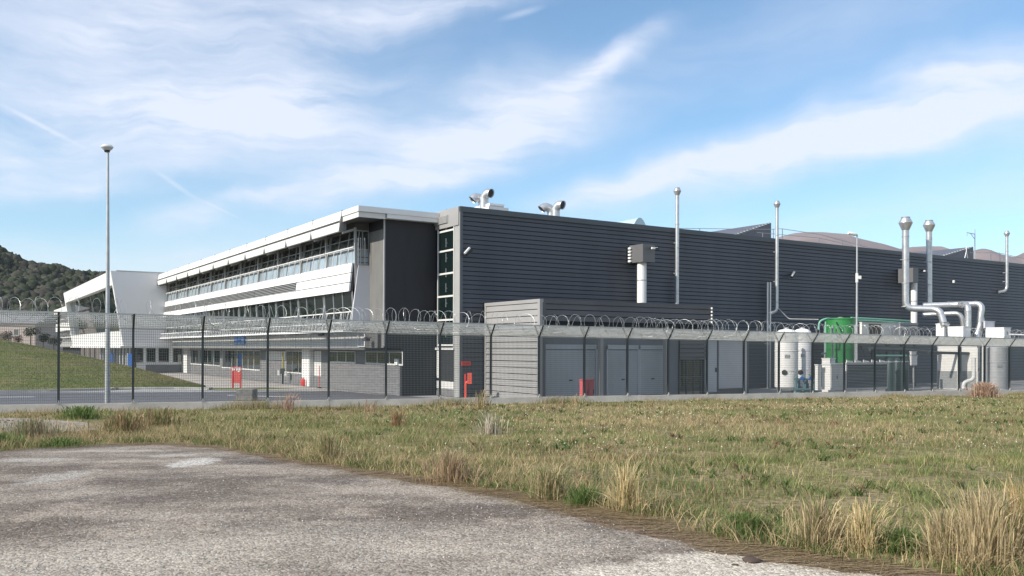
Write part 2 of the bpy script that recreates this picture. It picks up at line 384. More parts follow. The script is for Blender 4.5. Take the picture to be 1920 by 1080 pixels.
for i in range(len(edge)-1):
    for k in range(6):
        t = k/6; X = edge[i][0]*(1-t)+edge[i+1][0]*t; Y = edge[i][1]*(1-t)+edge[i+1][1]*t
        ex.append(X); ey.append(Y + .16*mnoise.noise(Vector((X*1.7, Y*1.7, 0))) + .07*mnoise.noise(Vector((X*6, Y*6, 3))))
o_ = np.argsort(ex); ex = np.array(ex)[o_]; ey = np.array(ey)[o_]
g = sheet('gravel_lot', ex, ey, -12, M_grav, .006); struct(g)
def edge_y(X): return np.interp(X, ex, ey)
def wid(X): return .22+.30*max(0, mnoise.noise(Vector((X*.9, 3.3, 0)))+.3)+.12*mnoise.noise(Vector((X*5, 1, 0)))+(.55*math.exp(-((X-1.2)/1.1)**2))
exs = np.linspace(-14, 8.5, 400); V = []
for X in exs:
    y_ = float(edge_y(X)); w_ = max(.04, wid(X))
    for t in (0, .5, 1): Y = y_+.15-(w_+.15)*t; V.append((X, Y, ground_z(X, Y)+.011-.0045*(t == 1)))
Fq = [(i*3+j, (i+1)*3+j, (i+1)*3+j+1, i*3+j+1) for i in range(399) for j in range(2)]
struct(npmesh('soil_margin', np.array(V), np.array(Fq), mat('edge_soil', (.105, .075, .052), .95, 0, c2=(.23, .175, .125), vscale=7, bump=.8, bscale=25, spec=.1, detail=9)))
# second bare patch at the left behind the grass strip
pl = [on_ground(x, y) for x, y in ((-300, 812), (0, 812), (110, 812), (180, 808), (200, 800), (150, 792), (60, 786), (0, 784), (-300, 780))]
mb = MB(); mb.poly([(p[0], p[1], ground_z(p[0], p[1])+.02) for p in pl]); g = mb.build('bare_patch', mat('dry_soil', (.27, .235, .20), .95, 0, .2, 2., .3, 20)); struct(g)

# compound: yard, road, pavement
def flat(name, pts, m, z, loc=None):
    o = MB().poly([(p[0], p[1], z) for p in pts]).build(name, m); return struct(o)
def gp(x, y): rx, rz = ray(x, y); Y = (CZ-GZ)/-rz; return (rx*Y, Y)
bnd = lambda s_, d: tuple(P0 + fd*s_ + fn_*d)
flat('yard', [bnd(-90, -.2), bnd(110, -.2), bnd(110, -60), bnd(-90, -130)], M_yard, -1.02)
flat('road', [bnd(-90, -.5), bnd(18, -.5), gp(640, 733.5), gp(560, 733), gp(430, 733), gp(200, 734.5), gp(0, 736.5), gp(-500, 745)], M_asph, -1.012)
flat('pavement', [gp(640, 733), gp(757, 744), gp(590, 727.2), gp(357, 701.2), gp(300, 700), gp(240, 694), gp(300, 716), gp(400, 731), gp(520, 732)], M_pave, -1.004)
flat('grass_verge', [gp(385, 726.8), gp(520, 727.5), gp(560, 728.5), gp(470, 730.5), gp(388, 730.5)], mat('mown_grass', (.10, .14, .035), .9, 0, .3, 3., .5, 30), -.998)
mk = MB()
for a, b, c, d in ((-200, 746, 62, 744.2), (105, 735.6, 640, 732.8)):
    p, q = gp(a, b), gp(c, d); mk.poly([(p[0], p[1], -1.004), (q[0], q[1], -1.004), (q[0], q[1]+.3, -1.004), (p[0], p[1]+.3, -1.004)])
for a, b, c, d in ((425, 741, 465, 742), (470, 742.5, 555, 744.5)):
    p, q = gp(a, b), gp(c, d); mk.poly([(p[0], p[1], -1.004), (q[0], q[1], -1.004), (q[0], q[1]+.3, -1.004), (p[0], p[1]+.3, -1.004)])
struct(mk.build('road_marking', M_line))
kb = MB()
kp = [gp(x, y) for x, y in ((-300, 741), (0, 735.2), (95, 733.6), (200, 731.5), (215, 729.8), (330, 729.2), (395, 730))]
for p, q in zip(kp, kp[1:]): kb.bar((p[0], p[1], -.95), (q[0], q[1], -.95), .5, .14)
struct(kb.build('kerb', M_conc))

# grass mound left of the pavement
prof = [(-500, 560), (-250, 596), (-100, 620), (0, 637), (60, 648), (140, 665), (200, 678.5), (250, 690), (320, 708), (360, 718.5), (395, 727.5)]
cols_ = np.linspace(-500, 395, 60); V = []; kk = 26
for x in cols_:
    f = gp(x, np.interp(x, [-500, 0, 200, 395], [744, 733.6, 730.5, 728.6])); Yr = f[1] + np.interp(x, [-500, 0, 395], [30, 20, 1.5])
    p = at(x, np.interp(x, [a[0] for a in prof], [a[1] for a in prof]), Yr); H = max(p[2]+1.0, 0.0)
    for j in range(kk+1):
        t = j/kk*2.2
        if t <= 1: h = H*math.sin(t*math.pi/2)**.9; X = f[0]+(p[0]-f[0])*t; Y = f[1]+(Yr-f[1])*t
        else: h = H*max(0, math.cos((t-1)/1.2*math.pi/2)); e_ = (t-1)*.25*min(1, H/1.2); X = p[0]*(1+e_); Y = Yr*(1+e_)+(t-1)*.05; h -= .06*(t-1)
        h += .05*mnoise.noise(Vector((X*.4, Y*.4, 0)))*min(1, H)
        V.append((X, Y, -1.0+h))
Fq = [(i*(kk+1)+j, (i+1)*(kk+1)+j, (i+1)*(kk+1)+j+1, i*(kk+1)+j+1) for i in range(len(cols_)-1) for j in range(kk)]
M_mound = mat('mound_grass', (.11, .14, .04), .95, 0, c2=(.19, .18, .08), vscale=.5, bump=.9, bscale=9, spec=.1)
mound = npmesh('grass_mound', np.array(V), np.array(Fq), M_mound, smooth=True); struct(mound)
MV = np.array(V)

# ------------------------------------------------------------------ hills
def hill(name, prof, Yr, depth, m, rough=1., cols=120, rows=30, seed=0, zero=-1.2):
    xs = np.linspace(prof[0][0], prof[-1][0], cols); V = []
    for x in xs:
        y = np.interp(x, [a[0] for a in prof], [a[1] for a in prof])
        for j in range(rows+1):
            t = j/rows*1.5; rx, rz = ray(x, y); Y = Yr - depth*(1-t)
            X = rx*Yr + (x-960)/F*(Y-Yr)*.6; Hh = CZ + rz*Yr - zero
            k = t**1.35 if t <= 1 else math.cos((t-1)*1.8)
            nn = mnoise.fractal(Vector((X*3/depth, Y*3/depth, seed)), 1.0, 2.1, 6)
            V.append((X, Y, zero + Hh*k + nn*rough*Hh*.16*math.sin(min(t, 2-t)*math.pi*.98 if t < 1 else .05)))
    Fq = [(i*(rows+1)+j, (i+1)*(rows+1)+j, (i+1)*(rows+1)+j+1, i*(rows+1)+j+1) for i in range(cols-1) for j in range(rows)]
    o = npmesh(name, np.array(V), np.array(Fq), m, smooth=True); return struct(o), np.array(V).reshape(cols, rows+1, 3)
M_fhill = mat('forest_floor', (.05, .055, .035), .95)
hp = [(-700, 380), (-400, 400), (-150, 430), (-40, 456), (0, 479), (20, 489), (45, 502), (65, 508), (85, 506), (105, 508), (120, 515), (150, 521), (168, 522), (200, 527), (260, 545), (330, 575), (420, 600)]
hill_o, HV = hill('hill', hp, 470, 230, M_fhill, .5, 140, 36, 3)
M_mtn = mat('bare_mountain', (.17, .13, .125), .95, 0, c2=(.25, .20, .19), vscale=.006, detail=9, bump=1., bscale=.02)
mp_ = [(1180, 480), (1330, 466), (1440, 451), (1465, 441.5), (1490, 435.5), (1515, 433.5), (1545, 434), (1575, 436.5), (1592, 438), (1605, 444), (1630, 450), (1660, 457), (1690, 466), (1712, 462), (1740, 460.5), (1768, 461),
       (1790, 468), (1812, 475), (1828, 468), (1845, 464), (1858, 466), (1880, 475), (1905, 480), (1925, 470), (1990, 450), (2100, 430), (2400, 420)]
hill('mountain', mp_, 2900, 1500, M_mtn, 1.0, 200, 40, 9)

# forest on the left hill (one far mass of crowns)
def crown_proto(n=9):
    P = []; Fc = []
    t = (1+5**.5)/2
    v = np.array([(-1,t,0),(1,t,0),(-1,-t,0),(1,-t,0),(0,-1,t),(0,1,t),(0,-1,-t),(0,1,-t),(t,0,-1),(t,0,1),(-t,0,-1),(-t,0,1)], float); v /= np.linalg.norm(v[0])
    f = np.array([(0,11,5),(0,5,1),(0,1,7),(0,7,10),(0,10,11),(1,5,9),(5,11,4),(11,10,2),(10,7,6),(7,1,8),(3,9,4),(3,4,2),(3,2,6),(3,6,8),(3,8,9),(4,9,5),(2,4,11),(6,2,10),(8,6,7),(9,8,1)])
    for _ in range(1):
        vv = v.tolist(); cache = {}; nf = []
        def mid(a, b):
            k = (min(a,b), max(a,b))
            if k not in cache: q = (np.array(vv[a])+np.array(vv[b])); q /= np.linalg.norm(q); vv.append(q.tolist()); cache[k] = len(vv)-1
            return cache[k]
        for a, b, c in f: ab, bc, ca = mid(a,b), mid(b,c), mid(c,a); nf += [(a,ab,ca),(b,bc,ab),(c,ca,bc),(ab,bc,ca)]
        v = np.array(vv); f = np.array(nf)
    return v, f
cv, cf = crown_proto()
VV, FF, CC = [], [], []; off = 0
nh = 0
while nh < 8500:
    i = rng.integers(40, 125); j = rng.integers(2, 31); a, b = rng.random(2)
    p = HV[i, j]*(1-a)*(1-b) + HV[i+1, j]*a*(1-b) + HV[i, j+1]*(1-a)*b + HV[i+1, j+1]*a*b
    r = rng.uniform(1.3, 2.9); vv = cv * r * np.array([1, 1, rng.uniform(.9, 1.5)]) * (1 + rng.uniform(-.3, .3, (len(cv), 1))) + p + np.array([0, 0, r*.5])
    c = (np.array([.034, .043, .024]) if rng.random() < .66 else np.array([.056, .052, .042])) * rng.uniform(.6, 1.35)
    VV.append(vv); FF.append(cf+off); CC.append(np.tile(c, (len(cv), 1))); off += len(cv); nh += 1
fo = npmesh('forest', np.vstack(VV), np.vstack(FF), attr_mat('tree_crowns', .9), np.vstack(CC)); tag(fo, 'dark mixed woodland covering the hill at the far left', 'forest', kind='stuff')

# ------------------------------------------------------------------ main hall
HT = 10.56; NPL = 41; step = .252; LEN = 92.
hall = thing('factory_hall', W(0, 0, 0), 'long dark grey factory hall clad in horizontal boards', 'building')
MB().box((.03, .05, 0), (LEN, 70, HT-.35), W).build('wall', M_clad2, hall)
def cladding(mb, u0, u1, v, h0, h1, st, gap=.038, th=.045, side='v'):
    h = h1
    while h > h0+.02:
        lo = max(h-st+gap, h0)
        if side == 'v': mb.quadbox([W(u0, v-th, lo), W(u1, v-th, lo), W(u1, v+.01, lo), W(u0, v+.01, lo), W(u0, v-th*.35, h), W(u1, v-th*.35, h), W(u1, v+.01, h), W(u0, v+.01, h)])
        else: mb.quadbox([W(v-th, u0, lo), W(v-th, u1, lo), W(v+.01, u1, lo), W(v+.01, u0, lo), W(v-th*.35, u0, h), W(v-th*.35, u1, h), W(v+.01, u1, h), W(v+.01, u0, h)])
        h -= st
mb = MB(); cladding(mb, .20, LEN, .04, 0, HT-.302, step); mb.build('cladding', M_clad, hall)
mb = MB(); mb.box((0, -.06, HT-.30), (LEN, .12, HT), W); mb.box((.0, .12, HT-.30), (.12, 70, HT), W); mb.build('parapet', mat('dark_parapet', (.075, .087, .10), .45, .1), hall)
MB().box((0.0, -.05, 0), (.17, .04, HT-.30), W).build('corner_strip', mat('grey_corner_metal', (.10, .11, .125), .4, .2), hall)
MB().box((.12, .12, HT-.5), (LEN-.1, 69.9, HT-.34), W).build('roof', mat('grey_roof_sheet', (.2, .2, .2), .7), hall)
v2, _ = on_u(852.8, 500, 0)     # near edge of the glazed strip
v3, _ = on_u(822, 500, 0)
MB().box((-.03, -.056, 0), (0, v2, HT-.30), W).build('corner_pilaster', M_trim, hall)
mb = MB(); hb = on_u(848, 425, 0)[1]; mb.box((-.09, .001, hb), (0, 2.9, HT-.02), W); mb.build('upper_panel', mat('warm_grey_metal', (.33, .325, .32), .5, .1, .06, 1), hall)
va, ha = on_u(843, 403, 0); vb, hb2 = on_u(818, 424, 0)
mb = MB(); mb.box((-.13, va, hb2), (-.09, vb, ha), W)
for k in range(7): h = hb2 + (ha-hb2)*(k+.2)/7; mb.box((-.16, va+.05, h), (-.13, vb-.05, h+.04), W)
mb.build('vent_louvre', M_trim, hall)
gl = MB(); h_lo = on_u(835, 652, 0)[1]; gl.box((-.02, v2, h_lo), (.02, v3, hb-.1), W); st_w = gl.build('stair_window', M_glassg, hall)
mb = MB(); vm = (v2+v3)/2
for v_ in (v2+.03, v3-.03): mb.box((-.07, v_-.03, h_lo), (.0, v_+.03, hb), W)
for yy in (434, 471, 513.5, 556, 600, 647):
    h = on_u(835, yy, 0)[1]; mb.box((-.065, v2, h-.05), (0, v3, h+.05), W)
mb.build('frame', M_trimw, st_w)
mb = MB()
for k in range(9):
    h = h_lo + .6 + k*.85; mb.box((-.05, vm-.02, h), (-.022, vm+.02, h+.5), W); mb.box((-.05, vm-.12, h+.2), (-.022, vm+.02, h+.24), W)
mb.build('handle_rod', M_steel, st_w)
mb = MB(); mb.box((-.06, v2, .42), (.03, v3+.1, .84), W); mb.build('plinth', M_trimw, hall)
mb = MB(); mb.box((-.055, v3-.45, 1.0), (.031, v3+.05, h_lo-.15), W); mb.build('side_panel', M_white, hall)
MB().box((-.04, v2, 0), (.03, v3+.1, .42), W).build('base_wall', M_brick, hall)
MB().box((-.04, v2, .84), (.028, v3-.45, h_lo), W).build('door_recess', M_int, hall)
MB().box((-.12, v2-.05, h_lo-.12), (.0, v3+.15, h_lo), W).build('sill', M_trimw, hall)
# dirt streaks on the wall are in the cladding colour; sawtooth rooflights
def sawtooth(x0, x1, yl, yt, dv, label):
    u0, h0 = on_v(x0, yl, dv); u1, h1 = on_v(x1, yt, dv)
    t = thing('roof_monitor', W(u1, dv, HT), label, 'skylight')
    mb = MB(); a = [W(u0, dv, HT-.4), W(u1, dv, HT-.4), W(u1, dv, h1), W(u1-.15, dv, h1)]
    mb.prism(a, np.array(W(0, 14, 0))-np.array(W(0, 0, 0))); mb.build('housing', mat('slate_grey_metal', (.13, .13, .15), .5, .2, .1, 2), t)
    mb = MB()
    for k in range(24):
        a = k/24; u = u0+(u1-u0)*a; h = HT-.4+(h1-HT+.4)*a; mb.box((u, dv-.07, h), (u+(u1-u0)/48, dv+.07, h+.10), W)
    mb.build('edge_bracket', M_steel_d, t); return t
sawtooth(1305, 1446, 450, 418, 5, 'grey wedge rooflight on the hall roof, left of the second flue')
sawtooth(1700, 1825, 480, 463, 5, 'grey wedge rooflight on the hall roof beside the tall mast')
# glazed barrel skylight
u, h = on_v(1200, 408, 3); t = thing('barrel_skylight', W(u, 3, HT-.3), 'pale curved barrel skylight on the roof above the wall box', 'skylight')
mb = MB(); pr = [W(u-.75+1.5*k/10, 3, HT-.3+(h-HT+.3)*(1-((k/5-1)**2)*.75)) for k in range(11)]
mb.prism([W(u-.75, 3, HT-.5)]+pr+[W(u+.75, 3, HT-.5)], np.array(W(0, 5, 0))-np.array(W(0, 0, 0))); mb.build('dome', mat('skylight_polycarbonate', (.42, .55, .60), .2), t)
mb = MB(); mb.box((u-.8, 2.9, HT-.55), (u+.8, 8.1, HT-.25), W); mb.build('curb', M_trim, t)
# gooseneck vents
def gooseneck(x, ytop, dv, right, label, r=.3):
    u, h = on_v(x, ytop, dv); t = thing('gooseneck_vent', W(u, dv, HT-.3), label, 'vent', 'gooseneck roof vents')
    rr = r; dx_, dy_ = (.35, -.94) if right else (-.95, .30); RR = r*1.35; zc = h-RR-rr; p = [Vector(W(u, dv, HT-.4)), Vector(W(u, dv, zc-.05))]
    for k in range(13):
        th = R(180-(112 if right else 140)*k/12); p.append(Vector(W(u+dx_*RR*(1+math.cos(th)), dv+dy_*RR*(1+math.cos(th)), zc+RR*math.sin(th))))
    MB().tube(p, rr, 18, cap=False).build('pipe', M_steel, t)
    MB().tube([p[-1], p[-1]+(p[-1]-p[-2]).normalized()*.05], [rr*1.04, rr*1.08], 18, cap=False).build('rim', M_steel, t)
    MB().tube([p[-2], p[-1]+(p[-1]-p[-2]).normalized()*.012], rr*.93, 18).build('opening', M_black, t)
    mb = MB(); mb.tube([W(u, dv, HT-.35), W(u, dv, HT-.2)], rr*1.3, 18); mb.build('flange', M_steel_d, t)
gooseneck(908, 355, 3.0, True, 'steel gooseneck vent facing right beside the roof curb, near the hall corner', .26)
gooseneck(905, 363, 3.6, False, 'steel gooseneck vent facing left behind its twin near the hall corner', .26)
gooseneck(1042, 377, 3.0, True, 'steel gooseneck vent facing right, in the second roof pair', .27)
gooseneck(1034, 381, 3.7, False, 'steel gooseneck vent facing left, in the second roof pair', .27)
u0, h = on_v(917, 380, 2.2); HV0 = max(h, HT+.35); u1 = on_v(950, 388, 2.2)[0]
t = thing('roof_ventilator', W(u0, 2.2, HT), 'flat white stepped ventilator box on the roof at the hall corner', 'ventilator')
MB().box((u0, 2.2, HT-.4), (u1, 4.6, HT+.06), W).build('curb', M_white2, t); MB().box((u0-.08, 2.1, HT+.12), (u1+.08, 4.7, HV0-.22), W).build('hood', M_white2, t)
MB().box((u0+.1, 2.3, HV0-.14), (u1-.1, 4.5, HV0), W).build('cap', M_white2, t); MB().box((u0+.15, 2.3, HT+.06), (u1-.15, 4.5, HV0-.1), W).build('neck', M_steel_d, t)

# roof life-line rails
def rail_line(px, dv, label, posts=()):
    pts = []
    for x, y in px: u, h = on_v(x, y, dv); pts.append(W(u, dv, h))
    t = thing('roof_rail', pts[0], label, 'railing'); MB().tube(pts, .022, 6).build('cable', M_steel_d, t)
    for x, y in posts:
        u, h = on_v(x, y, dv); mb = MB(); mb.tube([W(u, dv, HT-.4), W(u, dv, h)], .03, 6); mb.build('post', M_steel_d, t)
rail_line([(1240, 426), (1270, 428), (1440, 430), (1467, 429), (1540, 440), (1620, 462), (1700, 476)], 1.2, 'upper thin steel safety cable along the middle of the hall roof', ((1312, 429), (1450, 430), (1467, 429), (1580, 451)))
rail_line([(1420, 436), (1536, 446), (1600, 461)], 2.4, 'lower thin steel safety cable near the second flue', ((1430, 437), (1536, 446)))
rail_line([(1820, 474), (1873, 474), (1925, 486)], 1.2, 'thin steel safety cable at the right end of the roof', ((1858, 476), (1875, 474)))

# ------------------------------------------------------------------ annex
UA, VA, HA = 1.57, -5.58, 5.24
annex = thing('annex', W(UA, VA, 0), 'low grey annex with roller shutters built against the dark hall', 'building')
lu = on_v(1335, 600, VA)[0]; hc = on_v(1150, 606, VA)[1]
mb = MB(); mb.box((UA+.05, VA+.06, hc), (lu, -.08, HA-.06), W); mb.box((UA+.05, VA+1.2, 0), (lu, -.08, hc), W); mb.build('core', M_clad2, annex)
mb = MB(); cladding(mb, VA+.22, -.12, UA+.05, 0, HA-.2, .335, side='u'); mb.build('side_cladding', M_annex, annex)
mb = MB(); mb.box((UA-.02, VA-.02, HA-.18), (UA+.2, -.09, HA), W); mb.box((UA-.015, VA-.015, 0), (UA+.16, VA+.2, HA-.18), W); mb.box((UA-.01, -.24, 0), (UA+.1, -.085, HA-.18), W); mb.build('edge_trim', M_annex, annex)
M_clad3 = mat('shaded_cladding', (.085, .085, .092), .5, 0, .1, .6)  # same annex cladding as the side, shade put into the darker colour
mb = MB(); cladding(mb, UA+.35, lu-.08, VA+.05, hc, HA-.24, .30); mb.build('shaded_cladding', M_clad3, annex)
mb = MB(); mb.box((UA+.2, VA-.015, HA-.22), (lu, VA+.12, HA-.005), W); mb.box((UA+.16, VA-.01, 0), (UA+.36, VA+.1, HA-.22), W); mb.build('front_trim', M_clad3, annex)
MB().box((UA+.2, VA+.1, hc-.12), (lu, VA+1.3, hc), W).build('canopy_soffit', M_clad2, annex)
VB = VA+.7
dtop = on_v(1100, 655, VB)[1]
MB().box((UA+.36, VB+.1, 0), (on_v(1275, 640, VB)[0]-.02, VB+.3, hc-.1), W).build('front_wall', mat('slate_blue_wall', (.15, .165, .185), .6, 0, .06, .6), annex)
for i, (xa, xb) in enumerate(((1022, 1117), (1140, 1196), (1201, 1247))):
    a, b = on_v(xa, 700, VB)[0], on_v(xb, 700, VB)[0]; mb = MB(); h = 0
    while h < dtop-.05: mb.box((a, VB+.02, h), (b, VB+.1, h+.085), W); mb.box((a, VB+.07, h+.085), (b, VB+.1, h+.11), W); h += .11
    d = mb.build('roller_shutter', M_shut, annex); MB().box((a, VB-.01, .0), (b, VB+.018, .14), W).build('bottom_rail', M_black, d); MB().box((a-.09, VB-.02, 0), (a-.01, VB+.09, dtop), W).build('guide_rail', M_doorp, d); MB().box((b+.01, VB-.02, 0), (b+.09, VB+.09, dtop), W).build('guide_rail', M_doorp, d); MB().box(((a+b)/2-.1, VB-.03, 1.0), ((a+b)/2+.1, VB+.018, 1.06), W).build('handle', M_black, d); MB().box((a-.02, VB-.03, dtop), (b+.02, VB+.09, dtop+.25), W).build('shutter_box', M_shut, d)
for xa in (1131, 1253): a = on_v(xa, 700, VA)[0]; MB().box((a-.1, VA+.1, 0), (a+.1, VA+.35, hc-.12), W).build('pillar', mat('beige_pillar', (.30, .30, .29), .7), annex)
a, b = on_v(1275, 640, VB)[0], on_v(1323, 640, VB)[0]; hd = on_v(1300, 674, VB)[1]
mb = MB(); cladding(mb, a, b, VB+.02, hd, hc-.12, .25); mb.build('siding', M_annex if False else M_clad3, annex)
dd = MB().box((a, VB+.05, 0), (b-.35, VB+.12, hd-.03), W).build('glass_door', M_glassg, annex)
mb = MB()
for k in range(4): q = a+(b-.35-a)*k/3; mb.box((q-.03, VB+.0, 0), (q+.03, VB+.05, hd-.03), W)
mb.box((a, VB+.001, 1.05), (b-.35, VB+.05, 1.12), W); mb.build('door_frame', M_post, dd)
lowb = thing('utility_block', W(lu, VA+1, 0), 'small pale grey plant room with wide doors right of the shutters', 'building')
b2, b3 = on_v(1396, 640, VB)[0], on_v(1408, 640, VB)[0]; ht = on_v(1360, 628, VB)[1]
MB().box((b+.04, VB+.15, 0), (b3, -.1, ht), W).build('wall', M_clad3, lowb)
q1, q2 = on_v(1346, 640, VB)[0], on_v(1350, 640, VB)[0]
MB().box((b+.06, VB+.08, .15), (q1, VB+.15, ht-.25), W).build('door', M_doorp, lowb); MB().box((q2, VB+.08, .35), (b2, VB+.15, ht-.25), W).build('door', M_doorp, lowb); MB().box((q1-.12, VB+.02, 1.35), (q1-.05, VB+.08, 1.6), W).build('handle', M_black, lowb)
MB().box((b, VB-.4, ht), (b3+.1, -.1, ht+.18), W).build('roof', M_clad3, lowb)
MB().box((b2+.05, VB+.0, 0), (b2+.2, VB+.15, ht), W).build('downpipe', M_doorp, lowb)
# small striped pole on the annex roof
u, h = on_v(1334, 577, VA-.05); t = thing('striped_rod', W(u, VA-.06, 3.2), 'short white and dark striped rod fixed on the annex end', 'rod')
MB().tube([W(u, VA-.08, on_v(1333, 612, VA)[1]), W(u, VA-.08, h)], .035, 8).build('rod', M_black, t)
for k in range(5): h0 = on_v(1333, 606-k*6.5, VA)[1]; MB().tube([W(u, VA-.08, h0), W(u, VA-.08, h0+.11)], .055, 8).build('white_band', M_white, t)

# ------------------------------------------------------------------ office wing
V1 = 2.73; UG = -2.18; UU = -3.28; VE = 57.1; UF = -5.05
off_ = thing('office_wing', W(UF, V1, 0), 'three storey white and grey office wing with leaning windows', 'building')
HR = 10.45; HR0 = 10.15
def wing(parent, VA0, VE, near=True, nb=11):
    H1, H2, H3, H4 = 3.8, 5.95, 7.58, 9.55     # lower windows, band, upper windows, soffit
    ul = lambda h: -4.00 - .45*(9.6-h)/3.65 if h > 5.9 else -3.90 - .42*(5.95-h)/2.15
    Tl = lambda v, h, d: W(ul(h)-d, v, h)
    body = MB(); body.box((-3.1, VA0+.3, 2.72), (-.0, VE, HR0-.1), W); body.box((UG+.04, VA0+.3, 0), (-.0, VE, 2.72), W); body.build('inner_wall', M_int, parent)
    VS = VA0+2.09 if near else VA0+.3
    # roof slab with sloping soffit
    mb = MB(); mb.box((UF, VA0-.5, HR0), (-.12, VE, HR), W); mb.build('roof', M_white2, parent)
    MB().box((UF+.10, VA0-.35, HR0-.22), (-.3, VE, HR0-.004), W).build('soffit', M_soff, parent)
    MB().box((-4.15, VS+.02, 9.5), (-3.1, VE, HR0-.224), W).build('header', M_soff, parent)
    js = list(np.linspace(VA0+1.94, VE, nb+1))
    for a, b in zip(js, js[1:]):
        mb = MB(); g_ = .035
        mb.quadbox([W(UF-.10, a+g_, HR-.52), W(UF+.02, a+g_, HR-.52), W(UF+.02, b-g_, HR-.52), W(UF-.10, b-g_, HR-.52), W(UF+.06, a+g_, HR+.02), W(UF+.16, a+g_, HR+.02), W(UF+.16, b-g_, HR+.02), W(UF+.06, b-g_, HR+.02)])
        mb.quadbox([W(UF-.04, a+g_, HR-1.10), W(UF+.04, a+g_, HR-1.10), W(UF+.04, b-g_, HR-1.10), W(UF-.04, b-g_, HR-1.10), W(UF-.12, a+g_, HR-.66), W(UF-.02, a+g_, HR-.66), W(UF-.02, b-g_, HR-.66), W(UF-.12, b-g_, HR-.66)])
        mb.build('fascia_panel', M_white, parent)
    mb = MB()
    mb.box((UF+.05, js[0]+.03, HR-1.06), (UF+.3, VE-.05, HR-.03), W)
    for a in js: mb.quadbox([W(UF-.17, a-.03, HR-1.14), W(UF+.1, a-.03, HR-1.14), W(UF+.1, a+.03, HR-1.14), W(UF-.17, a+.03, HR-1.14), W(UF+.0, a-.03, HR+.06), W(UF+.2, a-.03, HR+.06), W(UF+.2, a+.03, HR+.06), W(UF+.0, a+.03, HR+.06)])
    mb.build('fascia_rib', mat('grey_rib_metal', (.22, .22, .22), .5), parent)
    # bays follow the fascia joints
    bj = [VS] + [j for j in js[1:]]
    for k, (a, b) in enumerate(zip(bj, bj[1:])):
        for (ha, hb_, hr) in ((H3, H4, 8.45), (H1, H2, 4.75)):
            pane = MB(); pane.box((a+.1, ha, -.22), (b-.1, hb_, -.18), Tl); wd = MB()
            n = 3
            for i in range(n+1): q = a+.1+(b-a-.2)*i/n; wd.box((q-.025, ha, -.18), (q+.025, hb_, -.12), Tl)
            wd.box((a+.1, ha, -.18), (b-.1, ha+.08, -.09), Tl); wd.box((a+.1, hr-.04, -.18), (b-.1, hr+.04, -.092), Tl); wd.box((a+.1, hb_-.5, -.18), (b-.1, hb_-.46, -.12), Tl)
            w_ = wd.build('window', M_frame, parent); pane.build('pane', M_glass, w_)
            fl = MB(); fl.box((a+.12, ha+.08, -.172), (b-.12, hr-.04, -.165), Tl); fl.build('lower_pane', M_lower, w_)  # pale sheet over the glass, coloured as its sky reflection
            rb = MB(); rb.box((a+.05, hr+.02, .06), (b-.05, hr+.08, .12), Tl)
            for i in range(4):
                q = a+.6+(b-a-1.2)*i/3; rb.bar(Tl(q, ha-.05, .15), Tl(q+.12, hr-.15, .13), .035); rb.bar(Tl(q+.12, hr-.15, .13), Tl(q+.22, hr+.03, .09), .035)
            rb.build('balustrade', M_trimw, w_)
        # spandrel band
        mb = MB(); g_ = .03; T = Tl
        hs = [H2, H2+.52, H2+1.06, H3]
        louvre = (k >= 2)
        mb.box((a+g_, hs[0], .0), (b-g_, hs[1]-.03, .1), T); mb.box((a+g_, hs[2]+.03, .0), (b-g_, hs[3], .1), T)
        if not louvre: mb.box((a+g_, hs[1]+.02, .0), (b-g_, hs[2]-.02, .1), T)
        sp = mb.build('spandrel_panel', M_white, parent)
        if louvre:
            lv = MB()
            for i in range(5): q = hs[1]+.01+i*.112; lv.box((a+g_, q, .04), (b-g_, q+.036, .085), T)
            lv.build('louvre', M_trim, sp)
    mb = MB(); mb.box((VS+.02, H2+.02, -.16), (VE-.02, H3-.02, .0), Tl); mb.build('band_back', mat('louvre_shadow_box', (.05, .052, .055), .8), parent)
    for a in bj:
        for (h0, h1) in ((5.85, 9.62), (H1-.1, 5.9)):
            P = [Tl(a-.05, h0+.02, .11), Tl(a+.05, h0+.02, .11), Tl(a+.05, h0+.02, .24), Tl(a-.05, h0+.02, .24), Tl(a-.05, h1, .11), Tl(a+.05, h1, .11), Tl(a+.05, h1, .24), Tl(a-.05, h1, .24)]
            MB().quadbox(P).build('strut', M_frame, parent)
        MB().bar(W(-4.2, a, 9.5), W(UF+.1, a, 9.25), .08, .12).build('brace', M_frame, parent)
    # walkway rail under the lower windows, cladding band beneath
    mb = MB(); mb.box((VS, 3.62, .0), (VE, 3.74, .55), Tl)
    for k in range(int((VE-VS)/.6)): q = VS+k*.6; mb.box((q, 3.74, .42), (q+.05, 4.15, .47), Tl)
    mb.box((VS, 4.12, .40), (VE, 4.18, .50), Tl); mb.build('walkway', M_white2, parent)
    mb = MB(); jj = list(np.arange(VA0+(2.0 if near else .0), VE-1, 3.0))+[VE-.02]
    for a, b in zip(jj, jj[1:]): mb.box((UU-.32, a+.03, 2.72), (UU-.22, b-.03, 3.62), W)
    mb.build('grey_panel', mat('light_grey_panel', (.44, .44, .44), .6, 0, .05, 1), parent)
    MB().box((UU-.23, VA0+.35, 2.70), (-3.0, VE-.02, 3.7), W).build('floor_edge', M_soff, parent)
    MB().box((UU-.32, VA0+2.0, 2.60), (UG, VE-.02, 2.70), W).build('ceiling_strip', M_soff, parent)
    return js
js = wing(off_, V1, VE)
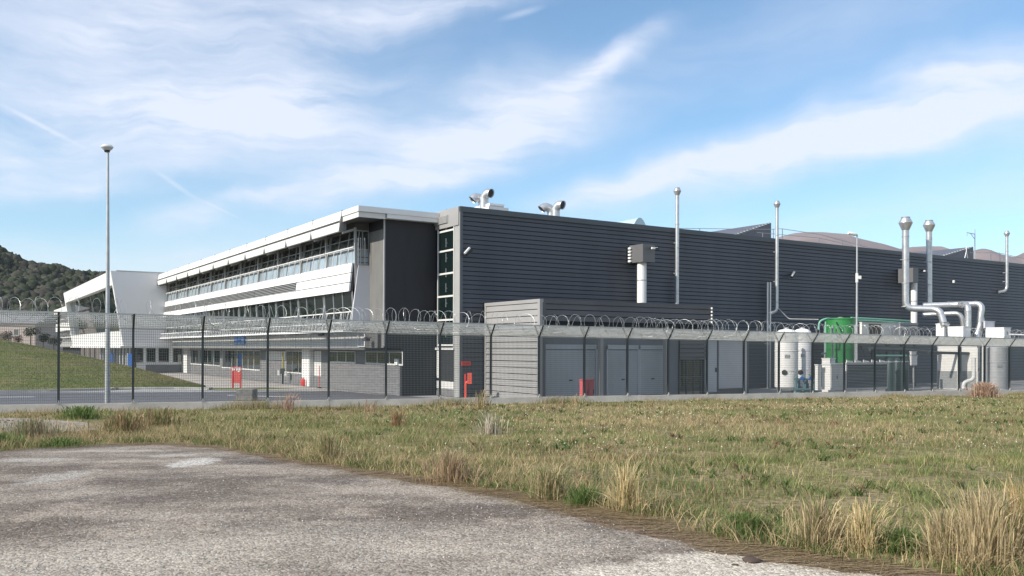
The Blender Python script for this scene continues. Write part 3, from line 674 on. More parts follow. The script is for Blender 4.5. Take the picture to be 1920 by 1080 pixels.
# near end: dark end wall, lit side wall, white trims
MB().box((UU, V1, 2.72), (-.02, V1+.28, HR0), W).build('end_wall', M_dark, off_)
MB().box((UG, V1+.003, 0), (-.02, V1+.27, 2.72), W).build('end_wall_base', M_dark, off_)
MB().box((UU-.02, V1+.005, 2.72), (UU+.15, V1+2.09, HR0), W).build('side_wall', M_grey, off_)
hsp = on_u(705, 433, UU)[1]; MB().box((UU-.035, V1+.02, hsp), (UU-.02, V1+2.08, HR0-.23), W).build('dark_upper_side', M_dark, off_)  # thin dark sheet laid over the top of the side wall
MB().box((UU-.045, V1-.03, 2.8), (UU+.03, V1+.06, HR0), W).build('corner_bead', M_trim, off_)
mb = MB(); mb.box((UU-.05, V1-.46, HR0-.24), (-.11, V1-.02, HR0-.002), W); mb.build('roof_gutter', M_white, off_)
mb = MB(); mb.box((UF+.06, V1-.39, HR0-.30), (UU-.12, V1-.352, HR0-.003), W); mb.box((UF+.06, V1-.352, HR0-.30), (UF+.098, V1+1.9, HR0-.003), W); mb.build('roof_corner_trim', M_trimw, off_)
cw = MB(); cw.box((-4.12, V1+2.2, 7.45), (UU, V1+2.24, 9.5), W); cwo = cw.build('end_window', M_glass, off_)
mb = MB()
for q in (-4.1, -3.7, UU-.04): mb.box((q, V1+2.14, 7.45), (q+.05, V1+2.2, 9.5), W)
for q in (7.45, 8.35, 9.42): mb.box((-4.1, V1+2.13, q), (UU, V1+2.2, q+.07), W)
mb.build('frame', M_frame, cwo); MB().box((-4.05, V1+2.17, 7.5), (UU-.05, V1+2.195, 8.35), W).build('lower_pane', M_lower, cwo)
cap = [W(on_v(672, 497, V1+2.0)[0], V1+1.98, 7.45), W(UU-.02, V1+1.98, 7.45), W(UU-.02, V1+1.98, 3.85), W(on_v(657.5, 610, V1+2.0)[0], V1+1.98, 3.85)]
MB().prism(cap, np.array(W(0, .1, 0))-np.array(W(0, 0, 0))).build('end_fin', mat('pale_fin_panel', (.60, .60, .62), .6, 0, .03, .5), off_)
# ladder in the corner
lad = thing('wall_ladder', W(UU-.5, V1+1.9, 7.4), 'thin steel ladder rails standing on the wing corner beside the grey wall', 'ladder')
mb = MB()
for x in (672, 676, 684): u, h = on_v(x, 440, V1+1.8); mb.bar(W(u, V1+1.8, 7.45), W(u, V1+1.8, on_v(x, 446, V1+1.8)[1]), .05)
mb.build('stile', M_steel_d, lad)
mb = MB(); ua, ub = on_v(671, 440, V1+1.8)[0], on_v(691, 440, V1+1.8)[0]
for k in range(5): mb.bar(W(ua, V1+1.8, 7.6+k*.3), W(ub if k < 2 else ub-.45, V1+1.8, 7.6+k*.3), .035)
mb.build('rung', M_black, lad)
# ground floor wall and openings
gw = MB(); gw.box((UG, V1+.28, 0), (UG+.2, VE-.02, 2.60), W); gw.build('ground_wall', M_brick, off_)
mb = MB()
for k in range(int(2.6/.2)): mb.box((UG-.012, V1+.3, k*.2), (UG, VE-.03, k*.2+.17), W)
mb.build('base_cladding', M_brick, off_)
def gwin(xa, xb, ysill, n, ytop=657, lintel=True):
    va = on_u(xb, 670, UG)[0]; vb = on_u(xa, 670, UG)[0]; hs = on_u((xa+xb)/2, ysill, UG)[1]; hs = max(hs, .2); h1 = 2.5
    w_ = MB()
    w_.box((UG-.06, va-.05, hs-.1), (UG-.015, vb+.05, hs), W); w_.box((UG-.05, va, h1-.06), (UG-.015, vb, h1), W)
    for i in range(n+1): q = va+(vb-va)*i/n; w_.box((UG-.055, q-.035, hs), (UG-.02, q+.035, h1), W)
    wo = w_.build('window', M_trimw, off_); MB().box((UG-.03, va, hs), (UG-.014, vb, h1), W).build('pane', M_glass, wo)
gwin(358, 414, 683, 5); gwin(417.5, 488.5, 690.5, 7); gwin(537.5, 573.5, 698, 3); gwin(618, 667, 678, 3); gwin(687, 756, 681, 3)
mb = MB(); a, b = on_u(536, 670, UG)[0], on_u(500, 670, UG)[0]; mb.box((UG-.05, a, 1.75), (UG-.013, b, 2.45), W); mb.build('sign_panel', M_trimw, off_)
a, b = on_u(589, 670, UG)[0], on_u(574.5, 670, UG)[0]; MB().box((UG-.35, a, 0), (UG-.02, b, 2.59), W).build('pilaster', M_white, off_)
a, b = on_u(603, 670, UG)[0], on_u(590, 670, UG)[0]; MB().box((UG-.04, a, .75), (UG-.013, b, 2.5), W).build('door', M_trimw, off_)
a, b = on_u(357, 670, UG)[0], VE-.03; MB().box((UG-.35, a, 0), (UG-.02, b, 2.59), W).build('pilaster', M_white, off_)
sg = on_u(440, 646, UU-.34); sg2 = on_u(460, 630, UU-.34); t = MB()
t.box((UU-.40, sg2[0], sg[1]), (UU-.33, sg[0], sg2[1]), W); sgn = t.build('sign', M_blue, off_); sgn['label'] = 'blue square sign on the grey panels'
mb = MB()
for i in range(3):
    for j in range(3):
        if (i, j) == (1, 1): continue
        v0 = sg2[0]+(sg[0]-sg2[0])*(i+.2)/3; h0 = sg[1]+(sg2[1]-sg[1])*(j+.25)/3; mb.box((UU-.41, v0, h0), (UU-.40, v0+(sg[0]-sg2[0])*.2, h0+(sg2[1]-sg[1])*.14), W)
mb.build('sign_marks', mat('pale_blue_marks', (.35, .5, .75), .5), sgn)
# flood lamps under the walkway
for x in (319, 448, 604, 692):
    if x < 640: v_, h_ = on_u(x, 622+(x-319)*.016, UU-.6)
    else: v_, h_ = V1+1.0, 3.2
    l = thing('wall_floodlight', W(UU-.6, v_, h_), {319: 'dark round floodlight on the wing wall, leftmost, by the white block', 448: 'dark round floodlight just above the blue square sign', 604: 'dark round floodlight on the wing wall above the grey door', 692: 'dark round floodlight at the wing end beside the fence post'}[x], 'floodlight', 'floodlights along the office wing')
    MB().tube([W(UU-.35, v_, h_+.1), W(UU-.6, v_, h_+.05)], .03, 6).build('arm', M_post, l); MB().lathe(W(UU-.65, v_, h_), [(.05, -.12), (.22, -.1), (.2, .04), (.08, .12)], 14).build('head', M_black, l)

# ------------------------------------------------------------------ white entrance block
VW0, VW1 = VE, 103.0; HB = 2.85; HW = 10.66
ent = thing('entrance_block', W(-9.7, VW0, 0), 'white entrance block with a huge slanted window frame', 'building')
ue = lambda h: -9.75 + 1.25*(HW-h)/(HW-HB)
Te = lambda v, h, d: W(ue(h)-d, v, h)
f1 = 1.45; fb = 1.55; d0 = .0
mb = MB()
mb.box((VW0, HW-f1, -.9), (VW1, HW, d0), Te); mb.box((VW0, HB, -.9), (VW1, HB+fb, d0), Te)
mb.box((VW0, HB+fb, -.9), (VW0+.55, HW-f1, d0), Te); mb.box((VW1-.9, HB+fb, -.9), (VW1, HW-f1, d0), Te)
mb.build('window_surround', M_white, ent)
mb = MB(); mb.quadbox([W(ue(HB)+.9, VW0, HB), W(-2.2, VW0, HB), W(-2.2, VW0+.4, HB), W(ue(HB)+.9, VW0+.4, HB), W(ue(HW)+.9, VW0, HW-.02), W(-2.2, VW0, HW-.02), W(-2.2, VW0+.4, HW-.02), W(ue(HW)+.9, VW0+.4, HW-.02)])
mb.quadbox([W(ue(HB)+.02, VW0-.02, HB+.02), W(ue(HB)+.95, VW0-.02, HB+.02), W(ue(HB)+.95, VW0+.0, HB+.02), W(ue(HB)+.02, VW0+.0, HB+.02), W(ue(HW)+.02, VW0-.02, HW-.0), W(ue(HW)+.95, VW0-.02, HW-.0), W(ue(HW)+.95, VW0+.0, HW-.0), W(ue(HW)+.02, VW0+.0, HW-.0)])
mb.build('wall', mat('off_white_wall', (.66, .655, .665), .6, 0, .03, .2), ent)
MB().box((-9.2, VW0-.06, HW-.02), (0, VW0+.5, HW+.08), W).build('roof_flashing', M_trim, ent)
MB().box((-8.6, VW0+.42, HW-.5), (0, VW1-.1, HW-.05), W).build('roof', M_trim, ent)
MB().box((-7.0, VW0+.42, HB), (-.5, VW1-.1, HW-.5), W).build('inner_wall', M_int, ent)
gw_ = MB().box((VW0+.55, HB+fb, -.62), (VW1-.9, HW-f1, -.58), Te).build('large_window', M_glassg, ent)
for k in range(1, 4): q = VW0+.55+(VW1-VW0-1.45)*k/4; MB().box((q-.04, HB+fb, -.58), (q+.04, HW-f1, -.55), Te).build('mullion', M_frame, gw_)
mb = MB(); mb.box((ue(HB)-.3, VW0-.4, HB-.22), (-2.2, VW0+1, HB-.02), W); mb.box((ue(HB)-.3, VW0+1, HB-.22), (-6, VW1, HB-.02), W); mb.build('canopy', M_white, ent)
MB().box((-7.3, VW0+.25, 0), (-2.2, VW0+.5, HB-.22), W).build('ground_wall', M_white2, ent)
mb = MB(); a = on_v(273.5, 690, VW0+.2)[0]; mb.box((a, VW0+.2, 0), (-2.6, VW0+.25, .85), W); mb.build('base_cladding', M_brick, ent)
for xa, xb in ((250, 269.5), (273.5, 293), (296, 318), (323.5, 342.5)):
    a, b = on_v(xa, 670, VW0+.2)[0], on_v(xb, 670, VW0+.2)[0]; w_ = MB(); w_.box((a, VW0+.19, 1.0), (b, VW0+.25, 1.12), W); w_.box((a, VW0+.19, 1.12), (a+.06, VW0+.25, 2.6), W); w_.box((b-.06, VW0+.19, 1.12), (b, VW0+.25, 2.6), W)
    wo = w_.build('window', M_trimw, ent); MB().box((a+.06, VW0+.22, 1.12), (b-.06, VW0+.24, 2.6), W).build('pane', M_glass, wo)
mb = MB(); mb.box((-7.35, VW0+.1, 0), (-7.2, VW1, HB-.22), W); gwe = mb.build('glazed_wall', M_glass, ent)
for k in range(12): q = VW0+.3+k*2.2; MB().box((-7.5, q, 0), (-7.36, q+.22, HB-.22), W).build('pillar', M_trimw, ent)
MB().box((-7.53, VW0+.1, 0), (-7.37, VW0+3, .95), W).build('low_wall', M_white2, ent)
# awning line reflected strip: a steel fin across the big window
# blue banners in front
for i, x in enumerate((244.5, 208, 175)):
    Y = (92, 104, 122)[i]; y1, y0 = ((663, 688), (662, 681), (661, 670))[i]; wpx = (5, 3.6, 3.2)[i]
    p0 = at(x-wpx, y1, Y); p1 = at(x+wpx, y0+1, Y); t = thing('blue_banner', (at(x, y1, Y)[0], Y, -1), ('largest blue banner sign left of the entrance block windows', 'middle blue banner sign behind the lamp post', 'smallest blue banner sign farthest along the mound')[i], 'banner', 'blue banners at the entrance')
    mb = MB(); mb.box((p0[0], Y, p1[2]), (p1[0], Y+.12, p0[2])); mb.build('panel', M_blue, t)
    mb = MB(); mb.box((p0[0]-.08, Y, -1.05), (p0[0], Y+.1, p0[2]+.05)); mb.build('pole', M_steel_d, t)

# far wing behind the entrance block
far = thing('far_wing', W(UF, VW1, 0), 'distant white banded wing showing left of the entrance block', 'building')
VF0, VF1 = 105, 168
M_fw = M_white
MB().box((-3.6, VF0, 0), (-1, VF1, 10.0), W).build('wall', M_int, far)
MB().box((UF-.3, VF0, 9.5), (-1, VF1, 10.5), W).build('fascia', M_white, far)
MB().box((-5.0, VF0, 5.9), (-3.6, VF1, 7.5), W).build('spandrel', M_white, far)
MB().box((-4.6, VF0, 2.7), (-3.6, VF1, 3.8), W).build('lower_band', M_trim, far)
for k in range(22):
    q = VF0+k*2.9; MB().bar(W(-4.3, q, 7.4), W(-4.0, q, 9.6), .2).build('strut', M_trimw, far); MB().bar(W(-4.9, q, 3.7), W(-4.2, q, 6.0), .25).build('strut', M_trimw, far)
mb = MB(); mb.box((-4.9, VF0, 8.2), (-4.8, VF1, 8.3), W); mb.box((-4.95, VF0, 4.5), (-4.85, VF1, 4.65), W)
mb.build('handrail', M_trimw, far)

# ------------------------------------------------------------------ concrete footing wall and security fence
S0, S1 = -32.5, 65.0
mb = MB(); s_ = S0
while s_ < S1-.1:
    e = min(s_+5, S1); mb.box((s_+.006, -.11, -1.1), (e-.006, .11, -.0), FW); s_ = e
fw = mb.build('footing_wall', mat('footing_concrete', (.54, .50, .44), .85, 0, c2=(.68, .63, .56), vscale=1.3, bump=.3, bscale=25), loc=FW(0, 0, -.7)); tag(fw, 'low grey concrete wall under the wire fence', 'wall')
fence = thing('security_fence', FW(0, 0, 0), 'tall grey mesh security fence with coiled razor wire', 'fence')
BAY = 2.5; FH = 2.82; ARM = .52; AO = .40
postm = MB(); L0 = lambda s, d, z: (fd[0]*s + fn_[0]*d, fd[1]*s + fn_[1]*d, z)
def make_post(s_):
    T = lambda a, b, c: FW(s_+a, b, c + .0088*a)
    mb = MB(); mb.box((-.04, -.05, 0), (.04, .05, FH+.02), T); p = mb.build('post', M_post, fence)
    for sg_ in (1, -1):
        m2 = MB(); m2.quadbox([T(-.03, sg_*.0-.03*sg_, FH-.02), T(.03, -.03*sg_, FH-.02), T(.03, .05*sg_, FH-.02), T(-.03, .05*sg_, FH-.02), T(-.03, sg_*(AO-.03), FH+ARM), T(.03, sg_*(AO-.03), FH+ARM), T(.03, sg_*(AO+.04), FH+ARM), T(-.03, sg_*(AO+.04), FH+ARM)]); m2.build('arm', M_post, p)
    m3 = MB(); m3.box((-.06, .045, 0), (.06, .12, .05), T); m3.box((-.02, .045, .05), (.03, .09, .13), T); m3.build('foot_bracket', M_conc, p)
nb = int(round((S1-S0)/BAY))
def wiregrid(T, w0, w1, z0, z1, sx_, sz, r, mb):
    n = int(round((w1-w0)/sx_))
    for i in range(n+1):
        q = w0+(w1-w0)*i/n; mb.box((q-r, -r, z0), (q+r, r, z1), T)
    n = int(round((z1-z0)/sz))
    for i in range(n+1):
        q = z0+(z1-z0)*i/n; mb.box((w0, r, q-r), (w1, 2.4*r, q+r), T)
for b in range(nb+1):
    s_ = S0+b*BAY; make_post(s_)
    if b == nb: break
    T = lambda a, d, z: FW(s_+a, d, z)
    mb = MB(); wiregrid(lambda a, d, z: FW(s_+a, d-.02, z), .04, BAY-.04, .04, FH-.03, .0673, .1, .0050, mb); mb.build('mesh_panel', M_wire, fence)
    mb = MB()
    for zz in (FH-.04, FH-.02+.0): mb.box((.035, -.06, zz), (BAY-.035, -.03, zz+.018), T)
    mb.box((.0, AO-.01, FH+ARM-.015), (BAY, AO+.02, FH+ARM+.015), T); mb.box((.0, -AO-.02, FH+ARM-.015), (BAY, -AO+.01, FH+ARM+.015), T); mb.build('rail', M_steel_d, fence)
    for sg_ in (1, -1):
        Ta = lambda a, d, t: FW(s_+a, sg_*(.02+(AO-.0)*t/ARM)+d, FH+t)
        mb = MB(); wiregrid(Ta, .04, BAY-.04, .02, ARM-.02, .0605, .07, .0078 if sg_ > 0 else .0068, mb); mb.build('arm_mesh', M_wireL, fence)
for hand in (1, -1):
    coil = MB(); pts = []; ph = 1.3 if hand < 0 else 0; q = S0+(.37 if hand < 0 else 0); k = 0
    while q < S1:
        ph += hand*2*math.pi/18; q += (.60 if hand > 0 else .83)/18*(1+.30*math.sin(k*.013+hand)+.30*math.sin(k*.041)); k += 1
        rr = .45+.035*math.sin(k*.07); wob = .05*math.sin(k*.05)
        pts.append(FW(q + (.28+.08*math.sin(k*.023))*hand*math.cos(ph) , wob + rr*math.cos(ph), FH+.60+.04*math.sin(k*.021)+rr*math.sin(ph)))
    coil.tube(pts, .0058, 4, cap=False, sm=False)
    for i in range(0, len(pts)-1, 1):
        p = Vector(pts[i]); t_ = (Vector(pts[i+1])-p).normalized(); a = Vector((rng.normal(), rng.normal(), rng.normal())).normalized()*.02
        coil.poly([p-t_*.03+a, p+t_*.0, p-t_*.03-a]); coil.poly([p+t_*.03+a, p+t_*.0, p+t_*.03-a])
    coil.build('razor_wire', mat('razor_wire_steel', (.40, .42, .43), .4, .4), fence)

# ------------------------------------------------------------------ lamp posts
def flue_like(): pass
lp = at(201.5, 752, 35.6); t = thing('lamp_post', (lp[0], lp[1], -1.0), 'tall slim galvanised lamp post at the left behind the fence', 'lamp post')
top = at(201.5, 281, 35.6)
MB().tube([(lp[0], lp[1], -1.0), (lp[0], lp[1], 1.0), (lp[0]-.02, lp[1], top[2])], [.105, .095, .045], 14).build('pole', M_steel_d, t)
hd = MB(); hd.lathe((lp[0]-.05, lp[1], top[2]+.03), [(.05, -.10), (.16, -.02), (.235, .06), (.235, .1), (.17, .17), (.04, .20)], 24); h_ = hd.build('lamp_head', mat('lamp_housing', (.62, .63, .63), .4, .1), t)
MB().lathe((lp[0]-.05, lp[1], top[2]+.0), [(.03, -.08), (.10, -.09), (.11, -.05), (.12, -.01)], 18).build('lens', M_black, h_)
u, v_, h = uv_at(1606.5, 600, 57.5); t = thing('lamp_post', W(u, v_, 0), 'slim lamp post with flat white head behind the container units', 'lamp post')
pt = W(u, v_, uv_at(1606.5, 440, 57.5)[2]); MB().tube([W(u, v_, 0), pt], [.09, .05], 12).build('pole', M_steel_d, t)
q = Vector(pt); e = Vector((-.62, -.1, .1)); MB().tube([q, q+e*.3, q+e*1.0], [.06, .13, .09], 10).build('lamp_head', M_white, t)
cp = Vector(W(u, v_, uv_at(1608, 521, 57.5)[2])); cm = MB(); cm.tube([cp+Vector((0, 0, -.3)), cp+Vector((.0, 0, .3))], .09, 10); cm.box(tuple(cp+Vector((-.02, -.12, -.08))), tuple(cp+Vector((.24, .05, .13)))); cm.build('sensor_box', M_white, t)

# ------------------------------------------------------------------ flues and wall ducts
def cowl(mb, c, r):
    mb.lathe(c, [(r*1.02, 0), (r*2.0, r*2.2), (r*2.02, r*2.3), (r*1.25, r*3.7), (r*1.3, r*3.8), (r*1.3, r*4.0), (.02, r*4.05)], 20)
def flue(x, ytop, v_, r, ybot, label, foot=None, bands=4):
    u, h1 = on_v(x, ytop, v_); _, h0 = on_v(x, ybot, v_); t = thing('flue_pipe', W(u, v_, h0), label, 'chimney', 'steel flues on the dark hall')
    path = [W(u, v_, h1-3.9*r)] + ([W(u, v_, h0)] if foot is None else [W(u, v_, h0), W(u-foot, v_+.3, h0-.15)])
    MB().tube(rounded(path, .45) if foot else path, r, 16).build('pipe', M_steel, t)
    mb = MB(); cowl(mb, W(u, v_, h1-4*r), r); mb.build('cowl', M_steel, t)
    for k in range(bands): h = h0+.6+(h1-h0-1.5)*k/bands; MB().tube([W(u, v_, h), W(u, v_, h+.07)], r*1.08, 16).build('clamp_band', M_steel_d, t)
    for h in (HT-1.0, (HT+h0)/2-.5): MB().box((u-.03, v_+r, h), (u+.03, .0, h+.05), W).build('wall_bracket', M_steel_d, t)
    return t
flue(1270, 352, -.35, .125, 570, 'tall steel flue rising past the roof just right of the wall box')
flue(1457, 377, -.35, .12, 584, 'steel flue beside the pair of thin white pipes', .45)
flue(1888, 433, -.4, .125, 545, 'rightmost steel flue with its foot bent into the wall', .8)
def wallduct(xl, xs, xr, yt, yb, dx, ybot, label, r, hood=True):
    # box standing off the wall with a round duct under it
    v_ = -1.35; us, h1 = on_v(xs, yt, v_); _, h0 = on_v(xs, yb, v_); u2 = on_v(xr, yt, v_)[0]
    t = thing('wall_duct', W(us, v_, 0), label, 'duct')
    MB().box((us, v_, h0), (u2, -.02, h1), W).build('hood_box', mat('grey_duct_box', (.145, .145, .15), .45, .1), t)
    mb = MB()
    for k in range(5 if hood else 0): h = h0+.05+(h1-h0-.1)*k/5; mb.quadbox([W(us-.14, v_+1.0, h), W(us-.02, v_+1.0, h+.02), W(us-.02, -.1, h+.02), W(us-.14, -.1, h), W(us-.14, v_+1.0, h+.12), W(us-.0, v_+1.0, h+.14), W(us-.0, -.1, h+.14), W(us-.14, -.1, h+.12)])
    if mb.v: mb.build('louvre', M_white, t)
    ud = on_v(dx, yb, -.75)[0]; hb_ = on_v(dx, ybot, -.75)[1]
    MB().tube([W(ud, -.75, hb_), W(ud, -.75, h0)], r, 20).build('duct', M_white2, t)
    mb = MB(); hm = hb_+(h0-hb_)*.55; mb.tube([W(ud, -.75, hm), W(ud, -.75, hm+.06)], r*1.05, 20); mb.build('duct_band', M_steel_d, t)
    return t
wallduct(1182, 1205.5, 1228, 457, 490.5, 1203.5, 568, 'grey hood box with a fat cream duct below it on the hall wall', .29)
wallduct(1706, 1712, 1722, 502, 529, 1714, 608, 'narrow grey hood box and cream duct behind the big flues', .24, False)
# pair of thin pipes
for x, lab in ((1439.5, 'left of two thin white pipes standing against the hall'), (1444.5, 'right of two thin white pipes standing against the hall')):
    u, h = on_v(x, 529, -.3); t = thing('thin_pipe', W(u, -.3, 0), lab, 'pipe', 'thin pipes on the hall wall'); MB().tube([W(u, -.3, 0), W(u, -.3, h)], .055, 8).build('pipe', M_white, t)
    MB().tube([W(u, -.3, 3.1), W(u, -.05, 3.1)], .03, 6).build('bracket', M_steel_d, t)
# cctv cameras and wall lamps
for x, y, lab in ((872, 472, 'white security camera on the dark cladding close to the hall corner'), (1217, 466, 'security camera fixed on the front of the grey hood box'), (1481, 515, 'white security camera on the wall right of the second flue'),
                  (1727, 508.5, 'security camera on the wall right of the narrow hood box'), (1787, 528, 'tiny white lamp on the wall between the big flues and the right end')):
    vv = -.1 if x != 1217 else -1.4
    u, h = on_v(x, y, vv); t = thing('security_camera', W(u, vv, h), lab, 'camera', 'cameras on the hall wall')
    if x == 1787: MB().lathe(W(u, vv-.05, h), [(.04, -.12), (.1, -.1), (.1, .08), (.03, .12)], 10).build('lamp', M_white, t); continue
    b = np.array(W(u, vv, h)); MB().tube([W(u+.2, vv+.1, h+.05), W(u+.1, vv-.3, h+.08)], .05, 8).build('bracket', M_black, t)
    if x in (1217, 1727): MB().bar(W(u-.05, vv-.3, h), W(u+.35, vv-.35, h), .13, .12).build('camera_body', M_white, t); MB().bar(W(u+.17, vv-.38, h-.03), W(u+.42, vv-.4, h-.03), .1, .1).build('lens', M_black, t)
    else: MB().bar(W(u-.22, vv-.35, h-.14), W(u+.12, vv-.3, h+.2), .12, .09).build('camera_body', M_white, t); MB().bar(W(u-.1, vv-.25, h-.2), W(u+.3, vv-.2, h+.1), .16, .14).build('lens', M_black, t)
# mast on the roof at right
u, h = on_v(1828, 430, 1.0); t = thing('roof_mast', W(u, 1, HT-.3), 'thin steel mast with hooked arm on the roof by the rooflight', 'mast')
MB().tube([W(u, 1, HT-.4), W(u, 1, h)], [.07, .035], 8).build('pole', M_steel, t)
ha = on_v(1828, 438, 1)[1]; ua = on_v(1813, 440, 1)[0]; MB().tube([W(u, 1, ha-.05), W(ua, 1, ha), W(ua, 1, ha-.3)], .04, 6).build('arm', M_steel, t)
MB().tube([W(ua+.5, 1, ha), W(u, 1, ha-.5)], .025, 6).build('brace', M_steel_d, t)
ub = on_v(1812, 470, .8)[0]; t = thing('roof_tripod', W(ub, .8, HT), 'small steel tripod stand on the roof edge left of the mast', 'tripod')
for a in (-.35, .3): MB().tube([W(ub+a, .8, HT-.1), W(ub, .8, HT+.75), W(ub, .8, HT+1.2)], .035, 6).build('leg', M_white, t)

# ------------------------------------------------------------------ big flues and duct runs
def big_flue(x, ytop, Y, r, path_px, label, rad=.55):
    c = at(x, ytop, Y); t = thing('duct_flue', (c[0], c[1], GZ), label, 'chimney', 'large insulated flues')
    pts = [(c[0], c[1], c[2]-3.9*r)] + [at(a, b, yy) for a, b, yy in path_px]
    MB().tube(rounded(pts, rad, 10), r, 20).build('pipe', M_steel, t)
    mb = MB(); cowl(mb, (c[0], c[1], c[2]-4*r), r); mb.build('cowl', M_steel, t)
    for k in range(4): z = c[2]-1.5-k*1.75; MB().tube([(c[0], c[1], z), (c[0], c[1], z+.08)], r*1.07, 20).build('clamp_band', M_steel_d, t)
    mb = MB(); mb.tube([(c[0]-r*1.5, c[1], c[2]-3.2), (c[0]+r*1.6, c[1]+.2, c[2]-3.2)], .04, 6); mb.build('stay', M_steel_d, t)
    return t
big_flue(1698, 407, 66, .25, [(1698, 578, 66), (1762, 580, 65), (1771, 612, 64)], 'fattest steel flue, dropping and bending right into the white box')
big_flue(1742, 413, 67.5, .22, [(1742, 566, 67.5), (1742, 574, 67.5)], 'second fat steel flue ending on the horizontal duct run')
def duct(name, pts, r, label, rad=.5, cat='duct', m=None, bands=True, grp='duct runs over the plant'):
    P = [at(*p) for p in pts]; t = thing(name, (P[0][0], P[0][1], GZ), label, cat, grp)
    pp = rounded(P, rad, 10); MB().tube(pp, r, 18).build('pipe', m or M_steel, t)
    if bands:
        for i in range(len(P)-1):
            a, b = Vector(P[i]), Vector(P[i+1]); L_ = (b-a).length
            if L_ < 1.2: continue
            for f in (.25, .75): q = a.lerp(b, f); d = (b-a).normalized()*.04; MB().tube([q-d, q+d], r*1.08, 18).build('clamp_band', M_steel_d, t)
    return t
duct('steam_duct', [(1730, 573, 67), (1795, 571, 66), (1842, 569.5, 64.5), (1838, 596, 64.5), (1838, 600, 64.5)], .22, 'long upper horizontal duct with the elbow down at its right end')
duct('steam_duct', [(1730, 590, 67), (1802, 587, 65.5), (1806, 612, 65.5), (1806, 618, 65.5)], .17, 'lower horizontal duct tucked behind the middle riser')
duct('steam_duct', [(1800, 572, 65.5), (1815, 572, 64), (1815, 618, 64)], .22, 'middle vertical riser duct landing on the white box')
t = duct('steam_duct', [(1838, 596, 64.4), (1838, 611, 64.4), (1832, 628, 64.2), (1832, 640, 64.2)], .27, 'wide duct sleeve under the right elbow')

# ------------------------------------------------------------------ plant equipment
def obox(xl, xs, xr, yt, yb, Y):
    u, v_, h1 = uv_at(xs, yt, Y); h0 = 0 if yb is None else uv_at(xs, yb, Y)[2]
    rx = ray(xr, yt)[0]; lx = ray(xl, yt)[0]
    x0, y0 = W(u, v_, 0)[:2]
    du = (rx*y0 - x0)/(dR[0]-rx*dR[1]); dv = (lx*y0 - x0)/(dL[0]-lx*dL[1])
    return u, v_, u+du, v_+abs(dv), h0, h1
def unit(name, xl, xs, xr, yt, yb, Y, label, cat, m, extra=None, group=None):
    u0, v0, u1, v1, h0, h1 = obox(xl, xs, xr, yt, yb, Y); t = thing(name, W(u0, v0, h0), label, cat, group)
    mb = MB(); mb.box((u0, v0, h0), (u1, v1, h1), W); mb.build('casing', m, t)
    if extra == 'panels':
        mb = MB(); n = max(2, int((u1-u0)/.9))
        for k in range(n): a = u0+(u1-u0)*k/n; mb.box((a+.04, v0-.025, h0+.12), (a+(u1-u0)/n-.04, v0, h1-.1), W)
        mb.build('door_panel', m, t); mb = MB()
        for k in range(n): a = u0+(u1-u0)*(k+.8)/n; mb.box((a, v0-.05, (h0+h1)/2-.1), (a+.04, v0-.025, (h0+h1)/2+.1), W)
        mb.build('latch', M_black, t)
    if extra == 'grille':
        mb = MB(); mb.box((u0+.06, v0-.02, h0+.1), (u1-.06, v0, h1-.1), W); mb.build('grille', mat('dark_grille', (.05, .06, .07), .6), t); mb = MB(); n = int((h1-h0-.2)/.09)
        for k in range(n): mb.box((u0+.08, v0-.035, h0+.12+k*.09), (u1-.08, v0-.02, h0+.15+k*.09), W)
        mb.build('slat', M_steel_d, t)
    mb = MB(); mb.box((u0-.03, v0-.04, h1), (u1+.03, v1+.03, h1+.05), W); mb.build('top_cover', m, t)
    return t, (u0, v0, u1, v1, h0, h1)
def vessel(x0, x1, yt, yb, Y, label, cat, m, legs=True, name='pressure_tank', group=None, dome=.35):
    xc = (x0+x1)/2; c = at(xc, 655, Y); r = (x1-x0)/2/F*Y; top = at(xc, yt, Y)[2]; bot = GZ if yb is None else at(xc, yb, Y)[2]
    t = thing(name, (c[0], c[1], bot-.4 if legs else bot), label, cat, group)
    prof = [(r*.3, -.12), (r*.75, -.05), (r, .12)] if legs else [(r, 0)]
    H = top-bot; prof += [(r, H-dome), (r*.92, H-dome*.55), (r*.6, H-dome*.15), (r*.2, H)]
    MB().lathe((c[0], c[1], bot), prof, 28).build('shell', m, t)
    MB().lathe((c[0], c[1], bot+H), [(r*.22, -.08), (r*.22, .06), (r*.1, .1)], 12).build('nozzle', M_steel_d, t)
    for f in (.3, .62): MB().lathe((c[0], c[1], bot+H*f), [(r*1.0, 0), (r*1.025, .01), (r*1.025, .07), (r*1.0, .08)], 28).build('weld_band', m, t)
    pd = Vector((-.25, -.97, 0)); pc = Vector((c[0], c[1], bot+H*.52))+pd*r*1.01; pt_ = Vector((.97, -.25, 0))
    MB().quadbox([pc-pt_*.13-pd*.06, pc+pt_*.13-pd*.06, pc+pt_*.13+pd*.02, pc-pt_*.13+pd*.02]+[q+Vector((0, 0, .2)) for q in (pc-pt_*.13-pd*.06, pc+pt_*.13-pd*.06, pc+pt_*.13+pd*.02, pc-pt_*.13+pd*.02)]).build('nameplate', M_steel_d, t)
    if legs:
        for a in (.6, 2.2, 3.8, 5.4): q = (c[0]+r*.85*math.cos(a), c[1]+r*.85*math.sin(a)); MB().bar((*q, bot-.45), (*q, bot+.25), .1).build('leg', M_steel_d, t)
        mb = MB(); dx = Vector((-.45, -.9, 0)).normalized()*r; mb.tube([Vector((c[0], c[1], bot+1.0))+dx*.9, Vector((c[0], c[1], bot+1.0))+dx*1.06], .16, 14); mb.build('manhole', M_black, t)
    return t, c, r
vessel(1453.5, 1496, 617, 729, 53, 'white domed pressure tank, left and nearer of the two', 'tank', M_white, group='white pressure tanks')
